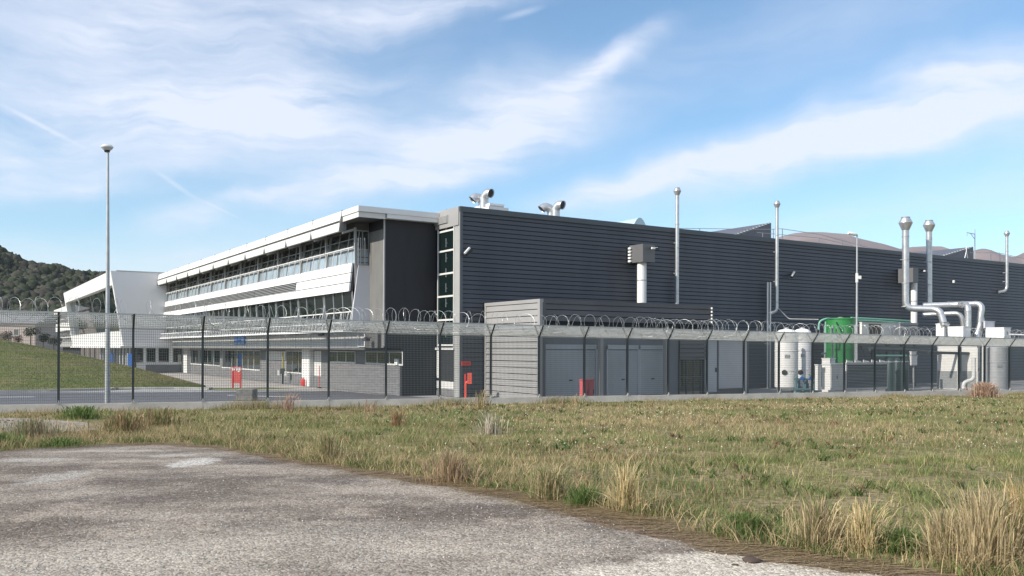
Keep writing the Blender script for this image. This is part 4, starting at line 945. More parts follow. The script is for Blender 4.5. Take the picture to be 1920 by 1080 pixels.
vessel(1487, 1521, 616, 727, 57, 'pale domed pressure tank half hidden behind the nearer one', 'tank', M_white2, group='white pressure tanks')
t, c, r = vessel(1549, 1602, 597, 681, 60, 'big bright green open round tank on a steel stand', 'tank', M_green, legs=False, name='green_tank', dome=.02)
mb = MB(); mb.lathe((c[0], c[1], at(1575, 597, 60)[2]), [(r*1.03, -.1), (r*1.03, .0), (r*.98, .02)], 28); mb.build('rim', M_green, t)
mb = MB()
for x in (1547, 1561, 1604): p = at(x, 682, 59); mb.bar((p[0], p[1], GZ), (p[0], p[1], at(x, 610, 59)[2]), .1)
for x0, x1, y in ((1547, 1604, 682),): a, b = at(x0, y, 59), at(x1, y, 59); mb.bar(a, b, .12)
mb.build('stand', M_steel_d, t)
duct('green_pipe', [(1535, 618, 58), (1536, 602, 58), (1550, 597, 58), (1562, 598, 59)], .06, 'green pipe hooking up over the left rim of the green tank', .3, 'pipe', M_greenp, False, 'green pipes of the plant')
duct('green_pipe', [(1548, 603, 58.6), (1548, 663, 58.6), (1540, 663, 58.6)], .055, 'vertical green pipe running down beside the green tank', .2, 'pipe', M_greenp, False, 'green pipes of the plant')
duct('green_pipe', [(1596, 596, 60), (1620, 597, 61), (1706, 602, 67)], .07, 'upper long green pipe from the green tank to the right', .3, 'pipe', M_greenp, False, 'green pipes of the plant')
duct('green_pipe', [(1604, 601, 60), (1625, 601, 61), (1708, 606, 67)], .06, 'lower long green pipe from the green tank to the right', .3, 'pipe', M_greenp, False, 'green pipes of the plant')
duct('green_pipe', [(1491, 640, 56), (1491, 728, 56)], .09, 'short green standpipe between the two white tanks', .2, 'pipe', M_green, False, 'green pipes of the plant')
duct('thin_conduit', [(1459, 578, 62), (1479, 598, 62), (1535, 599, 60)], .035, 'thin grey conduit sloping from the second flue to the green tank', .2, 'pipe', M_steel_d, False, 'conduits')
# pump manifold
b0 = at(1512, 728, 52.5); t = thing('pump_skid', (b0[0], b0[1], GZ), 'blue green pump set with pipes between tanks and white cabinet', 'pump')
mb = MB(); mb.box((b0[0]-.75, b0[1]-.4, GZ), (b0[0]+.75, b0[1]+.5, GZ+.12)); mb.build('base', M_bluep, t)
for k, dx in enumerate((-.5, 0, .5)):
    mb = MB(); mb.tube([(b0[0]+dx, b0[1], GZ+.35), (b0[0]+dx, b0[1]+.02, GZ+.72)], .14, 12); mb.tube([(b0[0]+dx, b0[1], GZ+.72), (b0[0]+dx, b0[1], GZ+.95)], .1, 12); mb.lathe((b0[0]+dx, b0[1], GZ+.1), [(.2, 0), (.2, .2), (.12, .28)], 14); mb.build('pump', M_bluep, t)
mb = MB()
for z in (.35, .95): mb.tube([(b0[0]-.8, b0[1]-.25, GZ+z), (b0[0]+.75, b0[1]-.25, GZ+z)], .055, 8)
for dx in (-.7, -.25, .25, .65): mb.tube(rounded([(b0[0]+dx, b0[1]-.25, GZ+.35), (b0[0]+dx, b0[1]-.3, GZ+1.15), (b0[0]+dx, b0[1]+.2, GZ+1.2)], .15), .045, 8)
mb.build('pipework', M_bluep, t)
mb = MB()
for dx in (-.4, .15, .6): mb.tube([(b0[0]+dx, b0[1]-.42, GZ+1.0), (b0[0]+dx, b0[1]-.38, GZ+1.0)], .12, 12)
mb.build('valve_wheel', M_blue, t)
unit('control_cabinet', 1528, 1533.5, 1540, 685, 732, 51.5, 'slim white control cabinet right of the pump set', 'cabinet', M_white)
unit('machine_cabinet', 1541, 1557, 1585, 684, 731, 51.5, 'square white cabinet with grey doors in front of the green tank', 'cabinet', mat('cabinet_white', (.74, .74, .73), .5), 'panels')
unit('control_cabinet', 1541, 1556, 1566, 673, None, 56, 'white cabinet rising behind the square one under the green tank', 'cabinet', M_white2)
t, bb = unit('chiller', 1583, 1587, 1664, 681, 731, 53, 'long chiller with dark grilles and pale top behind the lamp post', 'air conditioner', M_white2, 'grille')
mb = MB(); n = 5
for k in range(n): a = bb[0]+(bb[2]-bb[0])*(k+.15)/n; mb.quadbox([W(a, bb[1]+.1, bb[5]+.05), W(a+.55, bb[1]+.1, bb[5]+.05), W(a+.55, bb[3]-.1, bb[5]+.05), W(a, bb[3]-.1, bb[5]+.05), W(a, bb[1]+.1, bb[5]+.2), W(a+.55, bb[1]+.1, bb[5]+.12), W(a+.55, bb[3]-.1, bb[5]+.12), W(a, bb[3]-.1, bb[5]+.2)])
mb.build('fan_cover', M_white, t)
# raised cooling unit on a steel platform
t, bb = unit('cooling_unit', 1612, 1616, 1686, 605, 627, 62, 'cream cooling unit raised above the chiller with a brown fan grille', 'air conditioner', mat('cream_casing', (.70, .68, .63), .6, 0, .08, 1))
mb = MB(); a = bb[0]+(bb[2]-bb[0])*.18; b = bb[0]+(bb[2]-bb[0])*.5; mb.box((a, bb[1]-.03, bb[4]+.05), (b, bb[1], bb[5]-.08), W); mb.build('fan_grille', mat('brown_grille', (.10, .085, .07), .7), t)
unit('cooling_unit', 1686, 1688, 1721, 606, 631, 63, 'grey pipe module to the right of the cream cooling unit', 'air conditioner', mat('grey_casing', (.24, .25, .27), .5, .2, .2, 3), 'grille')
t = thing('steel_platform', at(1660, 735, 62), 'dark steel platform frame carrying the raised cooling units', 'platform'); u0, v0, _ = uv_at(1612, 650, 61.5); hh = uv_at(1640, 629, 62)[2]
mb = MB(); u1 = u0+(bb[2]-bb[0])*1.55; mb.box((u0, v0, hh-.3), (u1, v0+3, hh-.05), W); mb.box((u0, v0-.2, hh-1.0), (u1, v0-.05, hh-.75), W); mb.build('deck', M_post, t)
for k in range(5): a = u0+(u1-u0)*k/4; MB().box((a-.08, v0+.1, 0), (a+.08, v0+.26, hh-.3), W).build('column', M_post, t)
mb = MB()
for k in range(4): a = u0+(u1-u0)*k/4; mb.bar(W(a, v0+.15, hh-.4), W(a+(u1-u0)/8, v0+.15, hh-1.4), .08)
mb.build('brace', M_post, t)
duct('green_pipe', [(1640, 667, 58), (1700, 667, 60)], .06, 'short horizontal green pipe under the steel platform', .2, 'pipe', M_greenp, False, 'green pipes of the plant')
duct('dark_pipe', [(1630, 655, 58), (1690, 656, 60), (1760, 662, 62)], .13, 'dark lagged pipe running under the platform to the right', .2, 'pipe', M_post, False, 'dark lagged pipes')
duct('dark_pipe', [(1741, 661, 60), (1840, 663, 62)], .10, 'dark lagged pipe crossing the front of the white hoppers', .2, 'pipe', M_post, False, 'dark lagged pipes')
for k, x in enumerate((1668, 1682, 1696)):
    p = at(x, 700, 57+k); t = thing('filter_column', (p[0], p[1], GZ), ('left', 'middle', 'right')[k]+' dark green filter column of three under the platform', 'column', 'green filter columns'); MB().lathe((p[0], p[1], GZ), [(.26, 0), (.26, 1.9), (.18, 2.1), (.05, 2.2)], 16).build('shell', mat('dark_teal_paint', (.03, .055, .055), .4), t); MB().lathe((p[0], p[1], GZ+1.9), [(.29, 0), (.29, .06)], 16).build('flange', M_steel_d, t)
unit('junction_box', 1706, 1709, 1720, 668, 685, 60, 'small white junction box in the dark gap', 'box', M_white); unit('junction_box', 1706, 1709, 1718, 660, 665, 60, 'tiny flat white box just above the junction box', 'box', M_white2)
p0, p1 = at(1713, 735, 60.2), at(1713, 660, 60.2); t = thing('box_stand', (p0[0], p0[1], GZ), 'thin post carrying the small white junction boxes', 'post'); MB().bar((p0[0], p0[1], GZ), p1, .08).build('post', M_steel_d, t); MB().box((p0[0]-.15, p0[1]-.15, GZ), (p0[0]+.15, p0[1]+.15, GZ+.03)).build('base_plate', M_steel_d, t)
# white hoppers / boilers
for (xl, xs, xr, lab) in ((1757, 1796, 1800, 'left white boiler cabinet below the fat flue duct'), (1803, 1832, 1837, 'right white boiler cabinet beside the grey cylinder')):
    t, bb = unit('boiler_cabinet', xl, xs, xr, 650, 735, 61, lab, 'boiler', mat('boiler_white', (.78, .77, .74), .5), 'panels', 'white boiler cabinets')
    mb = MB(); mb.box((bb[0]+.05, bb[1]-.06, .05), (bb[2]-.05, bb[1]-.03, 1.1), W); mb.box((bb[0]-.03, bb[1]+.05, .05), (bb[0], bb[3]-.05, 1.25), W); mb.build('lower_panel', M_steel_d, t)
t, bb = unit('flue_box', 1755, 1770, 1780, 608, 634, 64, 'white box that the fat flue enters through a cone', 'box', M_white)
c = W((bb[0]+bb[2])/2, (bb[1]+bb[3])/2, bb[5]+.05); q = .5*(bb[2]-bb[0]); cc = Vector(at(1771, 604, 64))
mb = MB(); pb = [W(bb[0]+.03, bb[1]+.03, bb[5]+.05), W(bb[2]-.03, bb[1]+.03, bb[5]+.05), W(bb[2]-.03, bb[3]-.03, bb[5]+.05), W(bb[0]+.03, bb[3]-.03, bb[5]+.05)]
mb.quadbox(pb+[tuple(cc+Vector(d)) for d in ((-.2, -.2, 0), (.2, -.2, 0), (.2, .2, 0), (-.2, .2, 0))]); mb.build('cone', M_steel, t)
unit('flue_box', 1777, 1806, 1820, 613, 634, 63, 'wide white box left of and under the middle riser duct', 'box', M_white)
t, bb = unit('boiler_cabinet', 1848, 1882, 1895, 615, 634, 62.5, 'white ribbed housing on top of the right plant', 'boiler', mat('boiler_white', (.78, .77, .74), .5), 'panels')
unit('fan_box', 1844, 1847, 1865, 603, 615, 63.5, 'small grey fan box behind the white ribbed housing', 'fan', mat('lilac_grey_casing', (.5, .5, .54), .5))
duct('white_pipe', [(1893, 627, 62), (1925, 628, 62)], .05, 'white pipe running right from the ribbed housing', .2, 'pipe', M_white, False, 'white pipes')
t, c, r = vessel(1850, 1888, 648, None, 59.5, 'tall grey steel cylinder at the right behind the fence', 'tank', mat('brushed_tank_steel', (.55, .56, .58), .4, .4, .06, 2), legs=False, name='steel_cylinder', dome=.12)
mb = MB()
for x in (1843, 1847): p = at(x, 650, 59); mb.tube([(p[0], p[1], GZ), (p[0], p[1], at(x, 642, 59)[2])], .06, 8)
mb.build('side_pipe', M_white, t)
# thin horizontal cable in the yard ladder etc
t = thing('gas_riser', at(1822, 735, 60.5), 'white vertical pipe with a broad foot beside the right boiler', 'pipe'); p = at(1826, 680, 60.2); MB().tube(rounded([(p[0], p[1], 1.2), (p[0], p[1], -.3), (p[0]-.7, p[1], -.5), (p[0]-.7, p[1], GZ)], .3), .13, 12).build('pipe', M_white, t); MB().lathe((p[0]-.7, p[1], GZ), [(.28, 0), (.28, .08)], 14).build('foot', M_steel_d, t)

# ------------------------------------------------------------------ small things inside the fence
# red information board
p = gp(436, 727.5); q = gp(450.5, 727.5); Yb = p[1]; t = thing('notice_board', (p[0], p[1], GZ), 'red notice board on two legs with a pale header', 'sign')
z1 = at(440, 688, Yb)[2]; z0 = at(440, 718, Yb)[2]; xa, xb = at(434, 700, Yb)[0], at(452.5, 700, Yb)[0]
MB().box((xa, Yb, z0), (xb, Yb+.07, z1)).build('panel', M_redp, t)
for x in (xa+.03, xb-.1): MB().box((x, Yb-.02, GZ), (x+.09, Yb+.09, z1-.02)).build('leg', M_red, t)
mb = MB(); wd = xb-xa
for k, (a, b, c_, d) in enumerate(((.10, .20, .55, .95), (.26, .36, .62, .80), (.36, .42, .8, .97), (.5, .66, .58, .95), (.72, .92, .6, .95), (.66, .84, .4, .55), (.1, .9, .3, .5))):
    if k == 6: continue
    mb.box((xa+wd*a, Yb-.03, z0+(z1-z0)*(.48+c_*.5)), (xa+wd*b, Yb, z0+(z1-z0)*(.48+d*.5)))
mb.build('header_marks', M_white, t)
# concrete block
Yb = 44.5; a, b = at(442, 730, Yb), at(473.5, 730, Yb); t = MB(); t.box((a[0], Yb, GZ), (b[0], Yb+.9, a[2])); cb = t.build('concrete_block', M_concd, loc=((a[0]+b[0])/2, Yb+.45, GZ)); tag(cb, 'weathered grey concrete block on the road below the notice board', 'block')
bv = cb.modifiers.new('bevel', 'BEVEL'); bv.width = .03; bv.segments = 2
# valve standpipe with yellow top
v_, h = on_u(530, 694, UG-.6); c = W(UG-.6, v_, 0); t = thing('valve_standpipe', c, 'yellow and dark standpipe by the wing wall under the pale panel', 'pipe')
MB().tube([(c[0], c[1], GZ), (c[0], c[1], GZ+.9)], .06, 8).build('lower_pipe', M_black, t); MB().tube([(c[0], c[1], GZ+.9), (c[0], c[1], GZ+2.4)], .05, 8).build('upper_pipe', M_yel, t)
mb = MB(); mb.box((c[0]-.13, c[1]-.15, GZ+.75), (c[0]+.13, c[1]+.1, GZ+1.15)); mb.build('valve_box', M_post, t)
mb = MB(); mb.box((c[0]-.34, c[1]-.16, GZ+.65), (c[0]-.2, c[1], GZ+1.05)); mb.box((c[0]+.18, c[1]-.16, GZ+.6), (c[0]+.32, c[1], GZ+.95)); mb.build('paper_tag', M_white, t)
# two red extinguishers
for k, x in enumerate((566.3, 570)):
    v_, h = on_u(x, 726, UG-.5); c = W(UG-.5-k*.02, v_, 0); t = thing('fire_extinguisher', c, ('left red fire extinguisher standing by the white pilaster', 'right red fire extinguisher touching the white pilaster')[k], 'extinguisher', 'fire extinguishers')
    MB().lathe(c, [(.08, .02), (.09, .05), (.09, .42), (.06, .5), (.03, .54)], 16).build('cylinder', M_red, t); MB().lathe((c[0], c[1], c[2]+.53), [(.03, 0), (.04, .04), (.02, .09)], 10).build('valve', M_black, t)
v_, h = on_u(599, 729, UG-.6); c = W(UG-.6, v_, 0); t = thing('red_pole', c, 'thin red marker pole in front of the pale door', 'pole'); MB().tube([c, (c[0], c[1], GZ+1.5)], .03, 8).build('pole', M_red, t); MB().lathe(c, [(.15, 0), (.15, .05), (.05, .08)], 12).build('base', M_black, t)
v_, h = on_u(600, 683, UG-.03); 
# white downpipe frame at the wing end
u_, h_ = 0, 0
t = thing('pipe_frame', W(UU-.5, V1+1.9, 2.9), 'white U shaped pipe frame on the grey panels at the wing end', 'pipe'); a, b = on_u(671, 620, UU-.42), on_u(684, 645, UU-.42)
MB().tube([W(UU-.42, a[0], 3.62), W(UU-.42, a[0], 2.8), W(UU-.42, b[0], 2.8), W(UU-.42, b[0], 3.55)], .03, 6).build('pipe', M_white, t)
MB().box((UU-.42, a[0]-.05, 3.5), (UU-.3, a[0]+.05, 3.6), W).build('bracket', M_white, t)
# small white box at the ground floor corner
MB().box((UG-.12, V1+.35, 1.75), (UG-.01, V1+.75, 2.1), W).build('meter_box', M_white, off_)
# hydrant and red sign on the hall front
Y = 47.2; c = at(879, 735, Y); t = thing('hose_cabinet', (c[0], c[1], GZ), 'bright orange red hose cabinet on a bent stand by the hall', 'hydrant')
a, b = at(876.5, 699, Y), at(884.5, 720, Y); orr = mat('orange_red_paint', (.70, .10, .06), .4); mb = MB(); mb.box((a[0], Y-.12, b[2]), (b[0], Y+.12, a[2])); mb.build('cabinet', orr, t)
d0_, d1_ = at(873.5, 717, Y), at(873.5, 735, Y); e = at(880.5, 714, Y); mb = MB(); mb.tube(rounded([(d1_[0], Y, GZ), (d0_[0], Y, d0_[2]), (e[0], Y, e[2])], .12), .06, 10); mb.build('stand', orr, t)
mb = MB(); a = at(870.5, 712, Y); mb.box((a[0], Y+.15, GZ+.1), (a[0]+.08, Y+.22, a[2]+.3)); mb.build('side_rail', M_red, t)
u0, h1 = on_v(866.5, 677.5, -.12); u1, h0 = on_v(883, 685.5, -.12); t = thing('red_sign', W(u0, -.1, h0), 'small rectangular red sign on the dark wall above the hose cabinet', 'sign')
MB().box((u0, -.1, h0), (u1, -.03, h1), W).build('plate', M_red, t); mb = MB()
for k in range(5): a = u0+(u1-u0)*(.14+k*.15); mb.box((a, -.115, h0+.1), (a+(u1-u0)*.08, -.1, h1-.1), W)
mb.build('lettering', mat('dark_red_print', (.25, .02, .03), .5), t)
# red cabinet by the shutters
t, bb = unit('red_cabinet', 1087, 1092.5, 1113.5, 713.5, None, 43.6, 'pale red cabinet standing before the first roller shutter', 'cabinet', mat('pinkish_red_paint', (.55, .10, .11), .5), 'panels')

# ------------------------------------------------------------------ far left beyond the mound: houses, hedge, van
def simple_house(x0, x1, yt, yb, Y, m, roofm, label):
    a, b = at(x0, yt, Y), at(x1, yb, Y); t = thing('house', ((a[0]+b[0])/2, Y, -1.1), label, 'house'); mb = MB(); mb.box((a[0], Y, -1.1), (b[0], Y+10, a[2])); mb.build('wall', m, t)
    mb = MB(); rz = (b[0]-a[0])*.13; mb.prism([(a[0]-.5, Y-.4, a[2]), (a[0]-.5, Y+10.4, a[2]), (a[0]-.5, Y+5, a[2]+rz)], (b[0]-a[0]+1, 0, 0)); mb.build('roof', roofm, t)
    n = max(2, int((b[0]-a[0])/5))
    for k in range(n): x = a[0]+(b[0]-a[0])*(k+.35)/n; w_ = MB().box((x, Y-.06, a[2]-2.6), (x+1.2, Y, a[2]-1.2)).build('window', M_trimw, t); MB().box((x+.1, Y-.08, a[2]-2.5), (x+1.1, Y-.06, a[2]-1.3)).build('pane', M_glass, w_)
M_pink = mat('pale_pink_render', (.42, .36, .33), .8, 0, .08, .3); M_tile = mat('clay_tiles', (.22, .11, .075), .8, 0, .2, 1.)
simple_house(-60, 66, 606, 640, 190, M_pink, mat('grey_roof', (.2, .2, .21), .7), 'long pale pink low building far beyond the mound')
simple_house(62, 96, 618, 640, 215, M_pink, M_tile, 'house with clay roof far beyond the hedge')
simple_house(84, 112, 608, 640, 260, mat('white_render', (.6, .6, .58), .8), M_tile, 'white house highest up behind the parked van')
def leafball(V, Fc, C, c, r, n, size, colr, rngl=rng):
    for _ in range(n):
        d = rngl.normal(size=3); d /= np.linalg.norm(d); p = np.array(c) + d*np.array(r)*rngl.uniform(.55, 1.0)
        a = rngl.normal(size=3); a /= np.linalg.norm(a); b = np.cross(a, rngl.normal(size=3)); b /= np.linalg.norm(b)+1e-6
        s_ = size*rngl.uniform(.6, 1.4); k = len(V); V += [p-a*s_*.6-b*s_*.4, p+a*s_*.6-b*s_*.4, p+b*s_*.7]; Fc.append((k, k+1, k+2)); cc = np.array(colr)*rngl.uniform(.6, 1.4); C += [cc]*3
M_leaf = attr_mat('bush_leaves', .8, .2)
def bush(name, px, y, Y, rpx, label, cat, colr, n=700, dark=.6, group=None):
    c = at(px, y, Y); r = rpx/F*Y; V, Fc, C = [], [], []
    for _ in range(7):
        o = rng.normal(size=3)*r*.35; leafball(V, Fc, C, (c[0]+o[0], c[1]+o[1], c[2]+o[2]*.6), (r*.6, r*.6, r*.55), n//7, r*.13, colr)
    t = thing(name, (c[0], c[1], -1.1), label, cat, group)
    V = np.array(V) - np.array([c[0], c[1], -1.1]); o = npmesh('foliage', V, np.array(Fc), M_leaf, np.array(C)); o.parent = t
    MB().tube([(c[0], c[1], -1.2), (c[0]+.1, c[1], c[2])], [r*.12, r*.05], 7).build('trunk', mat('bark', (.08, .06, .045), .9), t)
bush('bush', 15, 632, 96, 13, 'grey brown bare bush at the far left on the mound edge', 'bush', (.10, .085, .065))
bush('bush', 33, 636, 100, 9, 'low reddish bush right of the bare bush', 'bush', (.13, .075, .055))
bush('tree', 57, 622, 150, 14, 'dark round tree in front of the pink building', 'tree', (.05, .06, .03))
bush('bush', 80, 632, 150, 13, 'dark hedge clump between the round tree and the van', 'bush', (.04, .05, .03))
bush('bush', 100, 641, 140, 12, 'dark low shrub below the van', 'bush', (.05, .055, .03))
# parked van
c = at(97, 634, 300); t = thing('parked_van', (c[0], c[1], c[2]), 'white van parked beyond the mound, seen beside the fence post', 'van')
X, Y, Z = c; mb = MB(); pr = [(-2.1, .35), (-2.15, 1.0), (-1.5, 1.15), (-1.0, 1.75), (2.0, 1.8), (2.2, 1.0), (2.2, .35)]
mb.prism([(X+a*.35+0, Y+a*.9, Z+b) for a, b in pr], (1.6, -.6, 0)); mb.build('body', M_white, t)
mb = MB(); mb.prism([(X+a*.35-.02, Y+a*.9-.02, Z+b) for a, b in [(-1.35, 1.15), (-.9, 1.6), (1.8, 1.62), (1.9, 1.15)]], (-.03, -.03, 0)); mb.build('window', M_glass, t)
mb = MB(); mb.quadbox([(X-2.1*.35-.05, Y-1.98, Z+1.02), (X-2.1*.35+1.5, Y-2.5, Z+1.02), (X-2.1*.35+1.5, Y-2.4, Z+1.05), (X-2.1*.35, Y-1.9, Z+1.05), (X-.45, Y-1.2, Z+1.68), (X+1.1, Y-1.75, Z+1.68), (X+1.15, Y-1.65, Z+1.68), (X-.4, Y-1.1, Z+1.68)]); mb.build('windscreen', M_glass, t)
for a in (-1.4, 1.4):
    for s_ in (0, 1): q = Vector((X+a*.35+1.6*s_, Y+a*.9-.6*s_, Z+.33)); MB().tube([q, q+Vector((.2, -.07, 0))*(1 if s_ == 0 else -1)], .33, 14).build('wheel', M_black, t)
# ground spotlights on the mound foot
for x, y, lab in ((117, 724, 'small grey ground spotlight at the left foot of the mound'), (273, 721, 'small grey ground spotlight at the right foot of the mound')):
    c = gp(x, y+5.5); Yc = c[1]; t = thing('ground_spotlight', (c[0], Yc, -.95), lab, 'spotlight', 'ground spotlights'); z = at(x, y, Yc)[2]
    MB().box((c[0]-.12, Yc-.1, -1.0), (c[0]+.12, Yc+.1, z-.12)).build('base', M_conc, t); MB().tube([(c[0]-.2, Yc-.15, z-.02), (c[0]+.15, Yc+.1, z+.05)], [.14, .1], 12).build('head', M_steel_d, t)

# ------------------------------------------------------------------ haze between here and the mountain
hz_ = MB().box((-2400, -60, -8), (4200, 4600, 480)).build('haze', mat('haze_surface', (1, 1, 1)))
hm = bpy.data.materials.new('haze_air'); hm.use_nodes = True; hm.node_tree.nodes.clear(); ho = hm.node_tree.nodes.new('ShaderNodeOutputMaterial'); hv = hm.node_tree.nodes.new('ShaderNodeVolumePrincipled')
hv.inputs['Color'].default_value = (.80, .87, .97, 1); hv.inputs['Density'].default_value = .00006; hv.inputs['Anisotropy'].default_value = .2
hm.node_tree.links.new(hv.outputs[0], ho.inputs['Volume']); hz_.data.materials.clear(); hz_.data.materials.append(hm); tag(hz_, 'thin pale haze paling the far hills', 'haze', kind='stuff')
# ------------------------------------------------------------------ vegetation in the foreground
def blades(P, Hh, Wd, lean, C, two=True):
    """P: (n,3) feet; each blade bends over in a random direction"""
    n = len(P); a = rng.uniform(0, 2*np.pi, n); dx = np.c_[np.cos(a), np.sin(a), np.zeros(n)]; b = rng.uniform(0, 2*np.pi, n); ln = np.c_[np.cos(b), np.sin(b), np.zeros(n)]*(lean*Hh)[:, None]
    up = np.array([0, 0, 1.])
    if two:
        m1 = P + up*(Hh*.55)[:, None] + ln*.35; tip = P + up*Hh[:, None] + ln
        V = np.stack([P-dx*Wd[:, None], P+dx*Wd[:, None], m1+dx*Wd[:, None]*.75, m1-dx*Wd[:, None]*.75, tip], 1).reshape(-1, 3)
        k = np.arange(n)*5; Fc = np.vstack([np.c_[k, k+1, k+2], np.c_[k, k+2, k+3], np.c_[k+3, k+2, k+4]]); return V, Fc, np.repeat(C, 5, 0)
    tip = P + up*Hh[:, None] + ln; V = np.stack([P-dx*Wd[:, None], P+dx*Wd[:, None], tip], 1).reshape(-1, 3); k = np.arange(n)*3; return V, np.c_[k, k+1, k+2], np.repeat(C, 3, 0)
def gz_arr(X, Y):
    d = (X-P0[0])*fn_[0] + (Y-P0[1])*fn_[1]; s_ = (X-P0[0])*fd[0] + (Y-P0[1])*fd[1]
    t = np.clip(d/29, 0, 1); t = t*t*(3-2*t); return (-.68-.0095*np.clip(s_, -40, 90))*(1-t), d
def noise_arr(X, Y, sc, z=0.): return np.array([mnoise.noise(Vector((x*sc, y*sc, z))) for x, y in zip(X, Y)])
GREEN = np.array([.150, .205, .065]); OLIVE = np.array([.29, .29, .12]); STRAW = np.array([.55, .44, .245]); BROWN = np.array([.35, .24, .14])
bare = lambda X, Y: (Y > 0)
bp_ = [on_ground(x, y)[:2] for x, y in ((0, 815), (200, 800), (0, 784))]
patch_y0, patch_y1 = on_ground(60, 812)[1], on_ground(60, 785)[1]; patch_x = on_ground(195, 800)[0]
def meadow(n, y0, y1, hmin, hmax, wd, two):
    Y = rng.uniform(y0, y1, n); X = rng.uniform(-1, 1, n)*(Y*.66+1.5)
    z, d = gz_arr(X, Y); ok = (d > .15) & (Y > edge_y(X)+.05)
    inp = (X < patch_x-.2) & (Y > patch_y0+.2) & (Y < patch_y1-.2); ok &= ~(inp & (rng.random(n) > .12))
    X, Y, z = X[ok], Y[ok], z[ok]; n = len(X)
    n1 = noise_arr(X, Y, .35); n2 = noise_arr(X, Y, 1.6, 5.); n3 = noise_arr(X, Y, .12, 9.)
    keep = rng.random(n) < np.clip(.72+1.3*n2, .12, 1); X, Y, z, n1, n2, n3 = [q[keep] for q in (X, Y, z, n1, n2, n3)]; n = len(X)
    left = np.clip((2.0-X)/10, 0, 1); de = Y-edge_y(X)
    g_ = np.clip(.5 + 1.3*n2 + .9*n1, 0, 1)[:, None]; C = GREEN*g_ + OLIVE*(1-g_)
    dry = rng.random(n) < np.clip(.30 + .8*n3 - .5*n2, .08, .75); C[dry] = STRAW*rng.uniform(.55, 1.05, (dry.sum(), 1))
    br = rng.random(n) < np.clip(.13+.5*n1, .02, .4); C[br] = BROWN*rng.uniform(.6, 1.2, (br.sum(), 1))
    C *= rng.uniform(.65, 1.3, (n, 1))
    h = rng.uniform(hmin, hmax, n)*(1+.8*np.clip(n2, -.5, 1))*(1+.55*left*(n1 > -.1)); h = h*np.where(dry, 1.5, 1.0)
    return blades(np.c_[X, Y, z-.01], h, np.full(n, wd)*rng.uniform(.6, 1.4, n), rng.uniform(.2, .9, n), C, two)
parts = [meadow(105000, 6, 14, .025, .11, .0042, True), meadow(180000, 13, 25, .025, .095, .0065, False), meadow(190000, 24, 60, .03, .10, .013, False)]
V, Fc, C = [], [], []; off = 0
for a, b, c in parts: V.append(a); Fc.append(b+off); C.append(c); off += len(a)
gr = npmesh('meadow_grass', np.vstack(V), np.vstack(Fc), M_blade, np.vstack(C)); tag(gr, 'rough green and straw coloured meadow grass before the fence', 'grass', kind='stuff')
# flat leafy weeds between the grass
n = 3600; Y = rng.uniform(8, 50, n)**1.0; X = rng.uniform(-.62, .64, n)*Y; z, d = gz_arr(X, Y); ok = (d > .5) & (Y > edge_y(X)+.2); X, Y, z = X[ok], Y[ok], z[ok]
nn_ = noise_arr(X, Y, .45, 31.); k_ = rng.random(len(X)) < np.clip(.15+1.6*nn_, .03, 1); X, Y, z = X[k_], Y[k_], z[k_]; n = len(X); m_ = 9
cl_ = np.where((rng.random(n) < .7)[:, None], np.array([.085, .135, .04]), np.array([.20, .12, .075])); P = np.repeat(np.c_[X, Y, z], m_, 0)+rng.normal(0, .035, (n*m_, 3))*np.array([1, 1, 0])
a, b, c = blades(P, rng.uniform(.05, .13, n*m_), np.repeat(.006+.0005*Y, m_), rng.uniform(.6, 1.6, n*m_), np.repeat(cl_, m_, 0)*rng.uniform(.7, 1.3, (n*m_, 1))); lw = npmesh('leafy_weeds', a, b, M_blade, c); tag(lw, 'low dark leafy weeds between the meadow grass', 'weeds', kind='stuff')
# white flower heads
n = 1700; Y = rng.uniform(14, 52, n); X = rng.uniform(-.15, .64, n)*Y; z, d = gz_arr(X, Y); ok = (d > .6) & (Y > edge_y(X)+1.5); X, Y, z = X[ok], Y[ok], z[ok]
nn_ = noise_arr(X, Y, .3, 20.); k_ = (nn_ > .12) | (rng.random(len(X)) < .18); X, Y, z = X[k_], Y[k_], z[k_]; n = len(X)
r_ = .008+.00032*Y; a_ = rng.uniform(0, 6.28, n); hz = z+rng.uniform(.08, .17, n)
V = np.stack([np.c_[X+r_*np.cos(a_+q), Y+r_*np.sin(a_+q), hz+(.012 if q in (0,) else 0)] for q in (0, 1.57, 3.14, 4.71)], 1).reshape(-1, 3); V = np.vstack([V, np.c_[X, Y, hz+r_*1.2]])
k = np.arange(n)*4; kc = 4*n+np.arange(n); Fc = np.vstack([np.c_[k+i, k+(i+1) % 4, kc] for i in range(4)])
fl = npmesh('meadow_flowers', V, Fc, mat('flower_petals', (.62, .60, .46), .8)); tag(fl, 'tiny white flower heads scattered over the meadow', 'flowers', kind='stuff')
